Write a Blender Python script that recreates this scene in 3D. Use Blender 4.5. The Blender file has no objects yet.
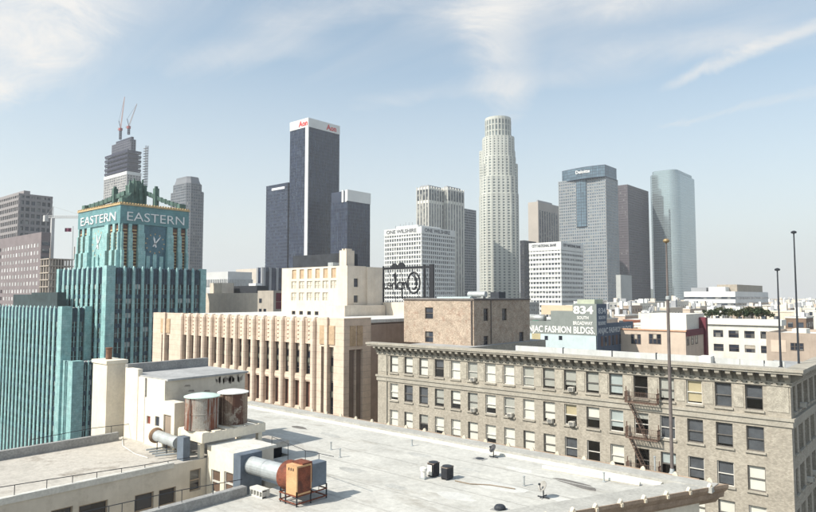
import bpy, math, random
from mathutils import Vector, Matrix
random.seed(7)
R = math.radians
S = bpy.context.scene
COL = S.collection

# ------------------------------------------------------------------ camera, sky, sun, exposure
F_PX, CXP, CYP, HOR = 640.0, 408.0, 256.0, 297.0          # photo is 816 x 512
CAMZ = 53.0
YAW = R(40.8)                                             # view direction turned left of +Y (street grid axes)
PITCH = math.atan((HOR - CYP) / F_PX)
cam_d = bpy.data.cameras.new('camera')
cam = bpy.data.objects.new('camera', cam_d); COL.objects.link(cam)
cam.location = (0, 0, CAMZ)
cam.rotation_euler = (R(90) + PITCH, 0, YAW)
cam_d.sensor_width = 36.0
cam_d.lens = 36.0 * F_PX / 816.0
cam_d.clip_start = 0.5
cam_d.clip_end = 30000
S.camera = cam

SUN_EL = R(43)
SHADOW = Vector((0.36, 0.93)).normalized()                # horizontal direction shadows fall
sun_to = Vector((-SHADOW.x * math.cos(SUN_EL), -SHADOW.y * math.cos(SUN_EL), math.sin(SUN_EL)))
sd = bpy.data.lights.new('sun', 'SUN'); sd.energy = 4.9; sd.angle = R(0.53); sd.color = (1.0, 0.93, 0.82)
sun = bpy.data.objects.new('sun', sd); COL.objects.link(sun)
sun.rotation_euler = sun_to.to_track_quat('Z', 'Y').to_euler()
sun.location = (0, 0, 400)

W = bpy.data.worlds.new('World'); S.world = W; W.use_nodes = True
nt = W.node_tree; nt.nodes.clear()
def wn(t, **k):
    n = nt.nodes.new(t)
    for a, b in k.items(): setattr(n, a, b)
    return n
def L(a, b): nt.links.new(a, b)
sky = wn('ShaderNodeTexSky', sky_type='NISHITA', sun_disc=False)
sky.sun_elevation = SUN_EL
sky.sun_rotation = math.atan2(sun_to.x, sun_to.y)
sky.altitude = 100; sky.air_density = 1.0; sky.dust_density = 1.6; sky.ozone_density = 1.0
tc = wn('ShaderNodeTexCoord')
sep = wn('ShaderNodeSeparateXYZ'); L(tc.outputs['Generated'], sep.inputs[0])
# cirrus: direction projected on a high plane, stretched noise
zc = wn('ShaderNodeMath', operation='MAXIMUM'); L(sep.outputs['Z'], zc.inputs[0]); zc.inputs[1].default_value = 0.0
za = wn('ShaderNodeMath', operation='ADD'); L(zc.outputs[0], za.inputs[0]); za.inputs[1].default_value = 0.16
dx = wn('ShaderNodeMath', operation='DIVIDE'); L(sep.outputs['X'], dx.inputs[0]); L(za.outputs[0], dx.inputs[1])
dy = wn('ShaderNodeMath', operation='DIVIDE'); L(sep.outputs['Y'], dy.inputs[0]); L(za.outputs[0], dy.inputs[1])
cmb = wn('ShaderNodeCombineXYZ'); L(dx.outputs[0], cmb.inputs[0]); L(dy.outputs[0], cmb.inputs[1])
mp = wn('ShaderNodeMapping'); L(cmb.outputs[0], mp.inputs[0])
mp.inputs['Rotation'].default_value = (0, 0, R(-52)); mp.inputs['Scale'].default_value = (0.42, 1.5, 1)
mp.inputs['Location'].default_value = (0.35, 0.2, 0)
n1 = wn('ShaderNodeTexNoise'); L(mp.outputs[0], n1.inputs['Vector'])
n1.inputs['Scale'].default_value = 0.85; n1.inputs['Detail'].default_value = 7; n1.inputs['Roughness'].default_value = 0.62
n1.inputs['Distortion'].default_value = 0.7
r1 = wn('ShaderNodeValToRGB'); L(n1.outputs['Fac'], r1.inputs[0])
r1.color_ramp.elements[0].position = 0.40; r1.color_ramp.elements[1].position = 0.72
n2 = wn('ShaderNodeTexNoise'); L(cmb.outputs[0], n2.inputs['Vector'])
n2.inputs['Scale'].default_value = 0.8; n2.inputs['Detail'].default_value = 3
r2 = wn('ShaderNodeValToRGB'); L(n2.outputs['Fac'], r2.inputs[0])
r2.color_ramp.elements[0].position = 0.36; r2.color_ramp.elements[1].position = 0.66
mm = wn('ShaderNodeMath', operation='MULTIPLY'); L(r1.outputs[0], mm.inputs[0]); L(r2.outputs[0], mm.inputs[1])
# thin even veil so that the blue stays pale
vv = wn('ShaderNodeMath', operation='MULTIPLY_ADD'); L(mm.outputs[0], vv.inputs[0]); vv.inputs[1].default_value = 0.6; vv.inputs[2].default_value = 0.22
# horizon haze amount
hz = wn('ShaderNodeMapRange'); L(sep.outputs['Z'], hz.inputs['Value'])
hz.inputs['From Min'].default_value = 0.0; hz.inputs['From Max'].default_value = 0.46
hz.inputs['To Min'].default_value = 0.92; hz.inputs['To Max'].default_value = 0.0
# a few drawn-out cirrus streaks (directions in the sky), textured by noise
def plane(px, py):
    th = math.atan((297.0-256.0)/640.0); x_, y_ = (px-408)/640, (256-py)/640
    f = (math.cos(th) - y_*math.sin(th)); z = math.sin(th) + y_*math.cos(th); ln = math.sqrt(x_*x_+f*f+z*z)
    ca_, sa_ = math.cos(YAW), math.sin(YAW)
    return Vector(((x_*ca_ - f*sa_)/ln/(max(0,z/ln)+.16), (x_*sa_ + f*ca_)/ln/(max(0,z/ln)+.16)))
nz = wn('ShaderNodeTexNoise'); L(cmb.outputs[0], nz.inputs['Vector']); nz.inputs['Scale'].default_value = 3.2; nz.inputs['Detail'].default_value = 8; nz.inputs['Roughness'].default_value = 0.66
nz.inputs['Distortion'].default_value = 1.2
wob = wn('ShaderNodeVectorMath', operation='MULTIPLY_ADD'); L(nz.outputs['Color'], wob.inputs[0]); wob.inputs[1].default_value = (.16,.16,0)
L(cmb.outputs[0], wob.inputs[2])
acc = vv.outputs[0]
for (p, q, wid, amp) in (((128,-25),(-45,115),.19,.85), ((70,-30),(-60,40),.12,.5), ((498,-30),(502,135),.15,.45), ((410,18),(730,-15),.15,.5), ((850,8),(660,90),.055,.5), ((850,84),(640,132),.075,.4), ((250,30),(440,-15),.12,.3), ((330,112),(640,70),.14,.25), ((560,60),(800,30),.12,.3), ((150,70),(330,40),.12,.22)):
    a, b = plane(*p), plane(*q); t_ = (b-a); ln = t_.length; t_ = t_/ln; n_ = Vector((-t_.y, t_.x))
    off = Vector((.08,.08))
    rel = wn('ShaderNodeVectorMath', operation='SUBTRACT'); L(wob.outputs[0], rel.inputs[0]); rel.inputs[1].default_value = (a.x+off.x, a.y+off.y, 0)
    dn = wn('ShaderNodeVectorMath', operation='DOT_PRODUCT'); L(rel.outputs[0], dn.inputs[0]); dn.inputs[1].default_value = (n_.x, n_.y, 0)
    ab = wn('ShaderNodeMath', operation='ABSOLUTE'); L(dn.outputs['Value'], ab.inputs[0])
    m1 = wn('ShaderNodeMapRange', interpolation_type='SMOOTHSTEP'); L(ab.outputs[0], m1.inputs['Value']); m1.inputs['From Min'].default_value = 0; m1.inputs['From Max'].default_value = wid; m1.inputs['To Min'].default_value = amp; m1.inputs['To Max'].default_value = 0
    dt = wn('ShaderNodeVectorMath', operation='DOT_PRODUCT'); L(rel.outputs[0], dt.inputs[0]); dt.inputs[1].default_value = (t_.x, t_.y, 0)
    dc = wn('ShaderNodeMath', operation='SUBTRACT'); L(dt.outputs['Value'], dc.inputs[0]); dc.inputs[1].default_value = ln/2
    da = wn('ShaderNodeMath', operation='ABSOLUTE'); L(dc.outputs[0], da.inputs[0])
    m2 = wn('ShaderNodeMapRange', interpolation_type='SMOOTHSTEP'); L(da.outputs[0], m2.inputs['Value']); m2.inputs['From Min'].default_value = ln*.25; m2.inputs['From Max'].default_value = ln*.62; m2.inputs['To Min'].default_value = 1; m2.inputs['To Max'].default_value = 0
    mu = wn('ShaderNodeMath', operation='MULTIPLY'); L(m1.outputs[0], mu.inputs[0]); L(m2.outputs[0], mu.inputs[1])
    mt = wn('ShaderNodeMapRange'); L(nz.outputs['Fac'], mt.inputs['Value']); mt.inputs['From Min'].default_value = .3; mt.inputs['From Max'].default_value = .62; mt.inputs['To Min'].default_value = .35
    mu2 = wn('ShaderNodeMath', operation='MULTIPLY'); L(mu.outputs[0], mu2.inputs[0]); L(mt.outputs[0], mu2.inputs[1])
    ad = wn('ShaderNodeMath', operation='ADD'); L(acc, ad.inputs[0]); L(mu2.outputs[0], ad.inputs[1]); ad.use_clamp = True
    acc = ad.outputs[0]
vm = wn('ShaderNodeMath', operation='MAXIMUM'); L(acc, vm.inputs[0]); L(hz.outputs[0], vm.inputs[1])
mixc = wn('ShaderNodeMix', data_type='RGBA')
tint = wn('ShaderNodeMix', data_type='RGBA', blend_type='MULTIPLY'); tint.inputs['Factor'].default_value = 1.0
L(sky.outputs[0], tint.inputs['A']); tint.inputs['B'].default_value = (1.18, 1.42, 1.34, 1)
L(vm.outputs[0], mixc.inputs['Factor']); L(tint.outputs['Result'], mixc.inputs['A'])
mixc.inputs['B'].default_value = (6.7, 6.62, 6.45, 1)
bg = wn('ShaderNodeBackground'); L(mixc.outputs['Result'], bg.inputs['Color']); bg.inputs['Strength'].default_value = 0.10
wo = wn('ShaderNodeOutputWorld'); L(bg.outputs[0], wo.inputs['Surface'])

S.view_settings.view_transform = 'Standard'
S.view_settings.look = 'None'
S.view_settings.exposure = 0.42
S.view_settings.gamma = 1.0
S.view_settings.use_curve_mapping = False
S.render.engine = 'CYCLES'
cy = S.cycles
cy.use_denoising = True
try: cy.denoiser = 'OPENIMAGEDENOISE'
except Exception: pass
cy.max_bounces = 6; cy.diffuse_bounces = 3; cy.glossy_bounces = 3; cy.transmission_bounces = 4
cy.transparent_max_bounces = 8; cy.volume_bounces = 1
cy.sample_clamp_indirect = 6.0
cy.caustics_reflective = False; cy.caustics_refractive = False

# ------------------------------------------------------------------ pixel rays (photo pixel -> world)
FWD = Vector((-math.sin(YAW) * math.cos(PITCH), math.cos(YAW) * math.cos(PITCH), math.sin(PITCH)))
RGT = Vector((math.cos(YAW), math.sin(YAW), 0))
UP = RGT.cross(FWD)
CAM = Vector((0, 0, CAMZ))
def ray(px, py): return FWD + RGT * ((px - CXP) / F_PX) + UP * ((CYP - py) / F_PX)
def rX(px, py, X): d = ray(px, py); return CAM + d * (X / d.x)
def rY(px, py, Y): d = ray(px, py); return CAM + d * (Y / d.y)
def rZ(px, py, Z): d = ray(px, py); return CAM + d * ((Z - CAMZ) / d.z)
def rD(px, py, D): d = ray(px, py); return CAM + d * (D / math.hypot(d.x * -math.sin(YAW) + d.y * math.cos(YAW), 0))

# ------------------------------------------------------------------ materials (all procedural)
MATS = {}
def mat(name, col, rough=0.85, var=0.18, scale=0.6, metal=0.0, spec=0.3, streak=0.0, streak_col=None, speck=0.0,
        blotch=None, blotch_amt=0.0, blotch_scale=0.3, bump=0.0, bump_scale=6.0, brick=None, srange=(0.48,0.78), joint=0.0, cell=None, bstretch=None, brange=(0.52,0.66)):
    if name in MATS: return MATS[name]
    m = bpy.data.materials.new(name); m.use_nodes = True
    t = m.node_tree; b = t.nodes['Principled BSDF']
    def N(k, **kw):
        n = t.nodes.new(k)
        for a, c in kw.items(): setattr(n, a, c)
        return n
    geo = N('ShaderNodeNewGeometry')
    pos = geo.outputs['Position']
    base = None
    def noise(sc, det=4, rg=0.6, vec=None):
        n = N('ShaderNodeTexNoise'); t.links.new(vec or pos, n.inputs['Vector'])
        n.inputs['Scale'].default_value = sc; n.inputs['Detail'].default_value = det; n.inputs['Roughness'].default_value = rg
        return n.outputs['Fac']
    def mix(fac, a, c, blend='MIX'):
        n = N('ShaderNodeMix', data_type='RGBA', blend_type=blend)
        if isinstance(fac, float): n.inputs['Factor'].default_value = fac
        else: t.links.new(fac, n.inputs['Factor'])
        for s, v in (('A', a), ('B', c)):
            if isinstance(v, tuple): n.inputs[s].default_value = (*v[:3], 1)
            else: t.links.new(v, n.inputs[s])
        return n.outputs['Result']
    def ramp(v, p0, p1, lo=0.0, hi=1.0):
        n = N('ShaderNodeMapRange'); t.links.new(v, n.inputs['Value'])
        n.inputs['From Min'].default_value = p0; n.inputs['From Max'].default_value = p1
        n.inputs['To Min'].default_value = lo; n.inputs['To Max'].default_value = hi
        return n.outputs['Result']
    c0 = tuple(col)
    if brick:
        cs, sc = brick
        mpn = N('ShaderNodeMapping'); 
        cm = N('ShaderNodeCombineXYZ'); sp = N('ShaderNodeSeparateXYZ'); t.links.new(pos, sp.inputs[0])
        ad = N('ShaderNodeMath', operation='ADD'); t.links.new(sp.outputs[0], ad.inputs[0]); t.links.new(sp.outputs[1], ad.inputs[1])
        t.links.new(ad.outputs[0], cm.inputs[0]); t.links.new(sp.outputs[2], cm.inputs[1])
        bt = N('ShaderNodeTexBrick'); t.links.new(cm.outputs[0], bt.inputs['Vector'])
        bt.inputs['Color1'].default_value = (*c0, 1); bt.inputs['Color2'].default_value = (*[x * 0.72 for x in c0], 1)
        bt.inputs['Mortar'].default_value = (*cs, 1); bt.inputs['Scale'].default_value = sc
        bt.inputs['Mortar Size'].default_value = 0.012
        base = bt.outputs['Color']
    else:
        base = c0
    dark = tuple(max(0, 1 - var) for _ in range(3)); lite = tuple(1 + var * 0.6 for _ in range(3))
    f = mix(ramp(noise(scale, 5, 0.65), 0.3, 0.7), dark, lite)
    base = mix(1.0, base, f, 'MULTIPLY')
    if speck:
        f2 = mix(ramp(noise(scale * 9, 3, 0.7), 0.35, 0.65), (1 - speck,) * 3, (1 + speck * 0.5,) * 3)
        base = mix(1.0, base, f2, 'MULTIPLY')
    if streak:
        mpn = N('ShaderNodeMapping'); t.links.new(pos, mpn.inputs[0]); mpn.inputs['Scale'].default_value = (1.6, 1.6, 0.10)
        s = ramp(noise(1.0, 5, 0.7, mpn.outputs[0]), srange[0], srange[1], 0.0, streak)
        base = mix(s, base, streak_col or tuple(x * 0.4 for x in c0))
    if blotch:
        bv = None
        if bstretch:
            mb_ = N('ShaderNodeMapping'); t.links.new(pos, mb_.inputs[0]); mb_.inputs['Scale'].default_value = bstretch; bv = mb_.outputs[0]
        s = ramp(noise(blotch_scale, 7, 0.74, bv), brange[0], brange[1], 0.0, blotch_amt)
        base = mix(s, base, blotch)
    if joint:
        sj = N('ShaderNodeSeparateXYZ'); t.links.new(pos, sj.inputs[0])
        fj = N('ShaderNodeMath', operation='FRACT'); mj = N('ShaderNodeMath', operation='DIVIDE'); t.links.new(sj.outputs[2], mj.inputs[0]); mj.inputs[1].default_value = joint
        t.links.new(mj.outputs[0], fj.inputs[0])
        lj = N('ShaderNodeMath', operation='LESS_THAN'); t.links.new(fj.outputs[0], lj.inputs[0]); lj.inputs[1].default_value = 0.07
        wj = N('ShaderNodeTexWhiteNoise', noise_dimensions='1D'); flj = N('ShaderNodeMath', operation='FLOOR'); t.links.new(mj.outputs[0], flj.inputs[0]); t.links.new(flj.outputs[0], wj.inputs['W'])
        base = mix(1.0, base, mix(wj.outputs['Value'], (.95,.95,.95), (1.03,1.03,1.03)), 'MULTIPLY')
        kj = N('ShaderNodeMath', operation='MULTIPLY'); t.links.new(lj.outputs[0], kj.inputs[0]); kj.inputs[1].default_value = .4
        base = mix(kj.outputs[0], base, tuple(x*.35 for x in c0))
    if cell:
        (sx_, sz_, amt, lc, frac) = cell
        dv_ = N('ShaderNodeVectorMath', operation='DIVIDE'); t.links.new(pos, dv_.inputs[0]); dv_.inputs[1].default_value = (sx_, sx_, sz_)
        fl_ = N('ShaderNodeVectorMath', operation='FLOOR'); t.links.new(dv_.outputs[0], fl_.inputs[0])
        wn_ = N('ShaderNodeTexWhiteNoise', noise_dimensions='3D'); t.links.new(fl_.outputs[0], wn_.inputs['Vector'])
        base = mix(1.0, base, mix(wn_.outputs['Value'], (1-amt,)*3, (1+amt,)*3), 'MULTIPLY')
        if lc:
            sp2 = N('ShaderNodeSeparateColor'); t.links.new(wn_.outputs['Color'], sp2.inputs[0])
            gt = N('ShaderNodeMath', operation='GREATER_THAN'); t.links.new(sp2.outputs[1], gt.inputs[0]); gt.inputs[1].default_value = 1-frac
            mg = N('ShaderNodeMath', operation='MULTIPLY'); t.links.new(gt.outputs[0], mg.inputs[0]); t.links.new(sp2.outputs[2], mg.inputs[1])
            base = mix(mg.outputs[0], base, lc)
        gn = N('ShaderNodeNewGeometry'); sb = N('ShaderNodeVectorMath', operation='SUBTRACT'); t.links.new(wn_.outputs['Color'], sb.inputs[0]); sb.inputs[1].default_value = (.5,.5,.5)
        ma_ = N('ShaderNodeVectorMath', operation='SCALE'); t.links.new(sb.outputs[0], ma_.inputs[0]); ma_.inputs['Scale'].default_value = 0.035
        ad_ = N('ShaderNodeVectorMath', operation='ADD'); t.links.new(gn.outputs['Normal'], ad_.inputs[0]); t.links.new(ma_.outputs[0], ad_.inputs[1])
        nn_ = N('ShaderNodeVectorMath', operation='NORMALIZE'); t.links.new(ad_.outputs[0], nn_.inputs[0]); t.links.new(nn_.outputs[0], b.inputs['Normal'])
    if isinstance(base, tuple): b.inputs['Base Color'].default_value = (*base, 1)
    else: t.links.new(base, b.inputs['Base Color'])
    b.inputs['Roughness'].default_value = rough; b.inputs['Metallic'].default_value = metal
    b.inputs['Specular IOR Level'].default_value = spec
    if bump:
        bn = N('ShaderNodeBump'); t.links.new(noise(bump_scale, 4, 0.6), bn.inputs['Height'])
        bn.inputs['Strength'].default_value = bump; bn.inputs['Distance'].default_value = 0.08
        t.links.new(bn.outputs[0], b.inputs['Normal'])
    MATS[name] = m
    return m
def glassy(name, col, rough=0.12, spec=0.7, var=0.25, scale=0.05, wob=0.0, metal=0.0, cell=(2.3,4.1,.35,(0.3,0.31,0.3),.14)):
    """opaque reflecting curtain-wall glass (nothing to see behind it at this distance)"""
    if name in MATS: return MATS[name]
    m = mat(name, col, rough, var, scale, metal, spec, cell=cell)
    if wob and False:
        t = m.node_tree; b = t.nodes['Principled BSDF']
        g = t.nodes.new('ShaderNodeNewGeometry'); n = t.nodes.new('ShaderNodeTexNoise'); n.inputs['Scale'].default_value = 0.12
        t.links.new(g.outputs['Position'], n.inputs['Vector'])
        bm_ = t.nodes.new('ShaderNodeBump'); bm_.inputs['Strength'].default_value = wob; bm_.inputs['Distance'].default_value = 0.5
        t.links.new(n.outputs['Fac'], bm_.inputs['Height']); t.links.new(bm_.outputs[0], b.inputs['Normal'])
    return m
def pane_mat():
    m = bpy.data.materials.new('window_pane'); m.use_nodes = True; t = m.node_tree; t.nodes.clear()
    o = t.nodes.new('ShaderNodeOutputMaterial'); a = t.nodes.new('ShaderNodeBsdfTransparent'); g = t.nodes.new('ShaderNodeBsdfGlossy')
    g.inputs['Roughness'].default_value = 0.03; a.inputs['Color'].default_value = (0.95, 0.96, 0.95, 1)
    fr0 = t.nodes.new('ShaderNodeLayerWeight'); fr0.inputs['Blend'].default_value = 0.25
    fr = t.nodes.new('ShaderNodeMapRange'); fr.inputs['To Min'].default_value = 0.09; fr.inputs['To Max'].default_value = 0.6; t.links.new(fr0.outputs['Facing'], fr.inputs['Value'])
    x = t.nodes.new('ShaderNodeMixShader'); t.links.new(fr.outputs[0], x.inputs[0]); t.links.new(a.outputs[0], x.inputs[1]); t.links.new(g.outputs[0], x.inputs[2])
    t.links.new(x.outputs[0], o.inputs['Surface']); MATS['window_pane'] = m
    return m
PANE = pane_mat()

# ------------------------------------------------------------------ mesh builder
ORG = {}
class MB:
    def __init__(s): s.v = []; s.f = []
    def quad(s, *p):
        n = len(s.v); s.v += [tuple(q) for q in p]; s.f.append(tuple(range(n, n + len(p))))
    def box(s, x0, x1, y0, y1, z0, z1):
        n = len(s.v)
        s.v += [(x0,y0,z0),(x1,y0,z0),(x1,y1,z0),(x0,y1,z0),(x0,y0,z1),(x1,y0,z1),(x1,y1,z1),(x0,y1,z1)]
        s.f += [tuple(n+i for i in q) for q in ((3,2,1,0),(4,5,6,7),(0,1,5,4),(1,2,6,5),(2,3,7,6),(3,0,4,7))]
        return s
    def prism(s, poly, z0, z1, cap=True):
        n = len(s.v); k = len(poly)
        s.v += [(p[0],p[1],z0) for p in poly] + [(p[0],p[1],z1) for p in poly]
        for i in range(k):
            j = (i+1) % k; s.f.append((n+i, n+j, n+k+j, n+k+i))
        if cap:
            s.f.append(tuple(n+k+i for i in range(k))); s.f.append(tuple(n+i for i in reversed(range(k))))
        return s
    def loft(s, rings, cap=True):
        """rings: lists of equal numbers of 3-D points"""
        n = len(s.v); k = len(rings[0])
        for r in rings: s.v += [tuple(p) for p in r]
        for a in range(len(rings)-1):
            for i in range(k):
                j = (i+1) % k; s.f.append((n+a*k+i, n+a*k+j, n+(a+1)*k+j, n+(a+1)*k+i))
        if cap:
            s.f.append(tuple(n+i for i in reversed(range(k)))); s.f.append(tuple(n+(len(rings)-1)*k+i for i in range(k)))
        return s
    def tube(s, pts, r, seg=8, cap=True):
        pts = [Vector(p) for p in pts]; rings = []
        rr = r if isinstance(r, (list, tuple)) else [r]*len(pts)
        for i, p in enumerate(pts):
            d = (pts[min(i+1,len(pts)-1)] - pts[max(i-1,0)]).normalized()
            a = Vector((0,0,1)) if abs(d.z) < 0.95 else Vector((1,0,0))
            u = d.cross(a).normalized(); w = d.cross(u).normalized()
            rings.append([p + (u*math.cos(2*math.pi*k/seg) + w*math.sin(2*math.pi*k/seg))*rr[i] for k in range(seg)])
        return s.loft(rings, cap)
    def lathe(s, c, prof, seg=20):
        """prof: list of (radius, z)"""
        return s.loft([[(c[0]+r*math.cos(2*math.pi*k/seg), c[1]+r*math.sin(2*math.pi*k/seg), c[2]+z) for k in range(seg)] for r, z in prof])
    def fbox(s, fr, u0, u1, z0, z1, n0, n1):
        n = len(s.v)
        s.v += [fr(u0,n1,z0), fr(u1,n1,z0), fr(u1,n0,z0), fr(u0,n0,z0), fr(u0,n1,z1), fr(u1,n1,z1), fr(u1,n0,z1), fr(u0,n0,z1)]
        s.f += [tuple(n+i for i in q) for q in ((3,2,1,0),(4,5,6,7),(0,1,5,4),(1,2,6,5),(2,3,7,6),(3,0,4,7))]
        return s
    def wall(s, fr, u0, u1, z0, z1, holes, depth=0.25):
        """a wall face with real openings and reveals"""
        us = sorted({u0, u1} | {h[0] for h in holes} | {h[1] for h in holes}); zs = sorted({z0, z1} | {h[2] for h in holes} | {h[3] for h in holes})
        us = [u for u in us if u0 <= u <= u1]; zs = [z for z in zs if z0 <= z <= z1]
        for i in range(len(us)-1):
            for j in range(len(zs)-1):
                cu, cz = (us[i]+us[i+1])/2, (zs[j]+zs[j+1])/2
                if any(h[0] < cu < h[1] and h[2] < cz < h[3] for h in holes): continue
                s.quad(fr(us[i],0,zs[j]), fr(us[i+1],0,zs[j]), fr(us[i+1],0,zs[j+1]), fr(us[i],0,zs[j+1]))
        for a, b, c, d in holes:
            q = -depth
            s.quad(fr(a,0,c), fr(a,q,c), fr(a,q,d), fr(a,0,d)); s.quad(fr(b,q,c), fr(b,0,c), fr(b,0,d), fr(b,q,d))
            s.quad(fr(a,0,d), fr(a,q,d), fr(b,q,d), fr(b,0,d)); s.quad(fr(a,q,c), fr(a,0,c), fr(b,0,c), fr(b,q,c))
        return s
    def mesh(s, name, m, origin=(0,0,0), smooth=False):
        me = bpy.data.meshes.new(name)
        ox, oy, oz = origin
        me.from_pydata([(a-ox, b-oy, c-oz) for a, b, c in s.v], [], s.f)
        if m: me.materials.append(m)
        if smooth: me.polygons.foreach_set('use_smooth', [True]*len(me.polygons))
        me.update()
        return me
    def build(s, name, m, parent=None, smooth=False, kind=None):
        org = ORG[parent.name] if parent else (0,0,0)
        o = bpy.data.objects.new(name, s.mesh(name, m, org, smooth)); COL.objects.link(o)
        o.parent = parent; ORG[o.name] = org
        if kind: o['kind'] = kind
        return o
def frame(O, ang=0.0):
    """wall frame: u along the wall, n outward, z up. ang 0: faces -Y, 90: faces +X, 180: +Y, -90: -X"""
    c, s_ = math.cos(R(ang)), math.sin(R(ang))
    return lambda u, n, z: (O[0] + u*c + n*s_, O[1] + u*s_ - n*c, z)
def tag(o, label, cat, group=None):
    o['label'] = label; o['category'] = cat
    if group: o['group'] = group
    return o
def root(name, loc, label, cat, group=None):
    o = bpy.data.objects.new(name, None); COL.objects.link(o); o.location = loc; o.empty_display_size = 1
    ORG[o.name] = tuple(loc)
    return tag(o, label, cat, group)
def single(mb, name, m, base, label, cat, group=None, smooth=False):
    """a thing that is one mesh, origin at its base"""
    o = bpy.data.objects.new(name, mb.mesh(name, m, base, smooth)); COL.objects.link(o); o.location = base
    ORG[o.name] = tuple(base)
    return tag(o, label, cat, group)
def inst(name, me, parent, wpos, ang=0.0, kind=None):
    """a part that shares mesh data, placed at a world position"""
    o = bpy.data.objects.new(name, me); COL.objects.link(o); o.parent = parent
    p = ORG[parent.name]; o.location = (wpos[0]-p[0], wpos[1]-p[1], wpos[2]-p[2]); o.rotation_euler = (0, 0, R(ang))
    ORG[o.name] = tuple(wpos)
    if kind: o['kind'] = kind
    return o
def sub(name, me, parent, loc=(0,0,0)):
    o = bpy.data.objects.new(name, me); COL.objects.link(o); o.parent = parent; o.location = loc
    return o
def struct(mb, name, m, smooth=False, kind='structure'):
    o = bpy.data.objects.new(name, mb.mesh(name, m, (0,0,0), smooth)); COL.objects.link(o); o['kind'] = kind
    return o
def text(parent, body, size, pos, ang, m, name='lettering', bold=0.0, ext=0.08, align='LEFT', sx=1.0, space=1.0, fit=None):
    cu = bpy.data.curves.new('lettering', 'FONT'); cu.body = body; cu.size = size; cu.extrude = ext; cu.offset = bold
    cu.align_x = align; cu.space_character = space; cu.resolution_u = 3
    tmp = bpy.data.objects.new('tmp', cu); COL.objects.link(tmp)
    dg = bpy.context.evaluated_depsgraph_get(); dg.update()
    me = bpy.data.meshes.new_from_object(tmp.evaluated_get(dg))
    bpy.data.objects.remove(tmp); bpy.data.curves.remove(cu)
    if fit:
        xs = [v.co.x for v in me.vertices]; sx = fit / (max(xs) - min(xs))
    me.transform(Matrix.Diagonal((sx, 1, 1, 1)) ); me.transform(Matrix.Rotation(R(90), 4, 'X'))
    me.materials.clear(); me.materials.append(m); me.name = name
    o = inst(name, me, parent, pos, ang)
    return o

# ------------------------------------------------------------------ palette
white_paint = mat('white_paint', (0.74, 0.72, 0.67), 0.8, 0.12, 0.8)
dark_metal = mat('dark_metal', (0.035, 0.04, 0.05), 0.6, 0.3, 2.0)
black_iron = mat('black_iron', (0.02, 0.022, 0.028), 0.6, 0.3, 2.0)
grey_metal = mat('grey_metal', (0.42, 0.45, 0.46), 0.5, 0.2, 1.5, metal=0.3, streak=0.4, streak_col=(0.25, 0.22, 0.19))
blue_metal = mat('blue_grey_metal', (0.13, 0.16, 0.2), 0.55, 0.25, 1.5, metal=0.1)
concrete = mat('concrete', (0.42, 0.41, 0.38), 0.9, 0.25, 1.2, speck=0.2, streak=0.3)
asphalt = mat('asphalt', (0.05, 0.05, 0.052), 0.95, 0.3, 0.4, speck=0.3)
roof_grey = mat('roof_grey', (0.36, 0.365, 0.37), 0.95, 0.25, 0.3, speck=0.15)
roof_pale = mat('roof_pale', (0.6, 0.6, 0.58), 0.95, 0.2, 0.3, speck=0.15)
dark_room = mat('dark_room', (0.02, 0.022, 0.028), 0.9, 0.3, 1.0)
dark_glass = glassy('dark_glass', (0.03, 0.036, 0.05), 0.1, 0.6, cell=(1.3,1.3,.5,(0.2,0.2,0.19),.18))

# ------------------------------------------------------------------ ground, roads
g = MB(); g.quad((-4600,-900,0),(1200,-900,0),(1200,4600,0),(-4600,4600,0)); 
struct(g, 'ground', mat('city_ground', (0.2, 0.195, 0.185), 0.95, 0.35, 0.01, speck=0.25))
for nm, (x0, x1, y0, y1) in {'road': (-1500, 600, 44, 60), 'road_cross': (-166, -150, 68, 1500)}.items():
    m = MB(); m.quad((x0,y0,0.004),(x1,y0,0.004),(x1,y1,0.004),(x0,y1,0.004)); struct(m, nm.split('_')[0], asphalt)
for (x0, x1, y0, y1) in ((-1500, 600, 60, 64), (-1500, 600, 40.5, 44)):
    m = MB(); m.box(x0, x1, y0, y1, 0.0, 0.13); struct(m, 'pavement', concrete)
mk = MB()
for i in range(120): mk.quad((-700+i*8,51.9,0.009),(-697+i*8,51.9,0.009),(-697+i*8,52.1,0.009),(-700+i*8,52.1,0.009))
struct(mk, 'road_marking', mat('road_paint', (0.7, 0.62, 0.2), 0.8))

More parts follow.
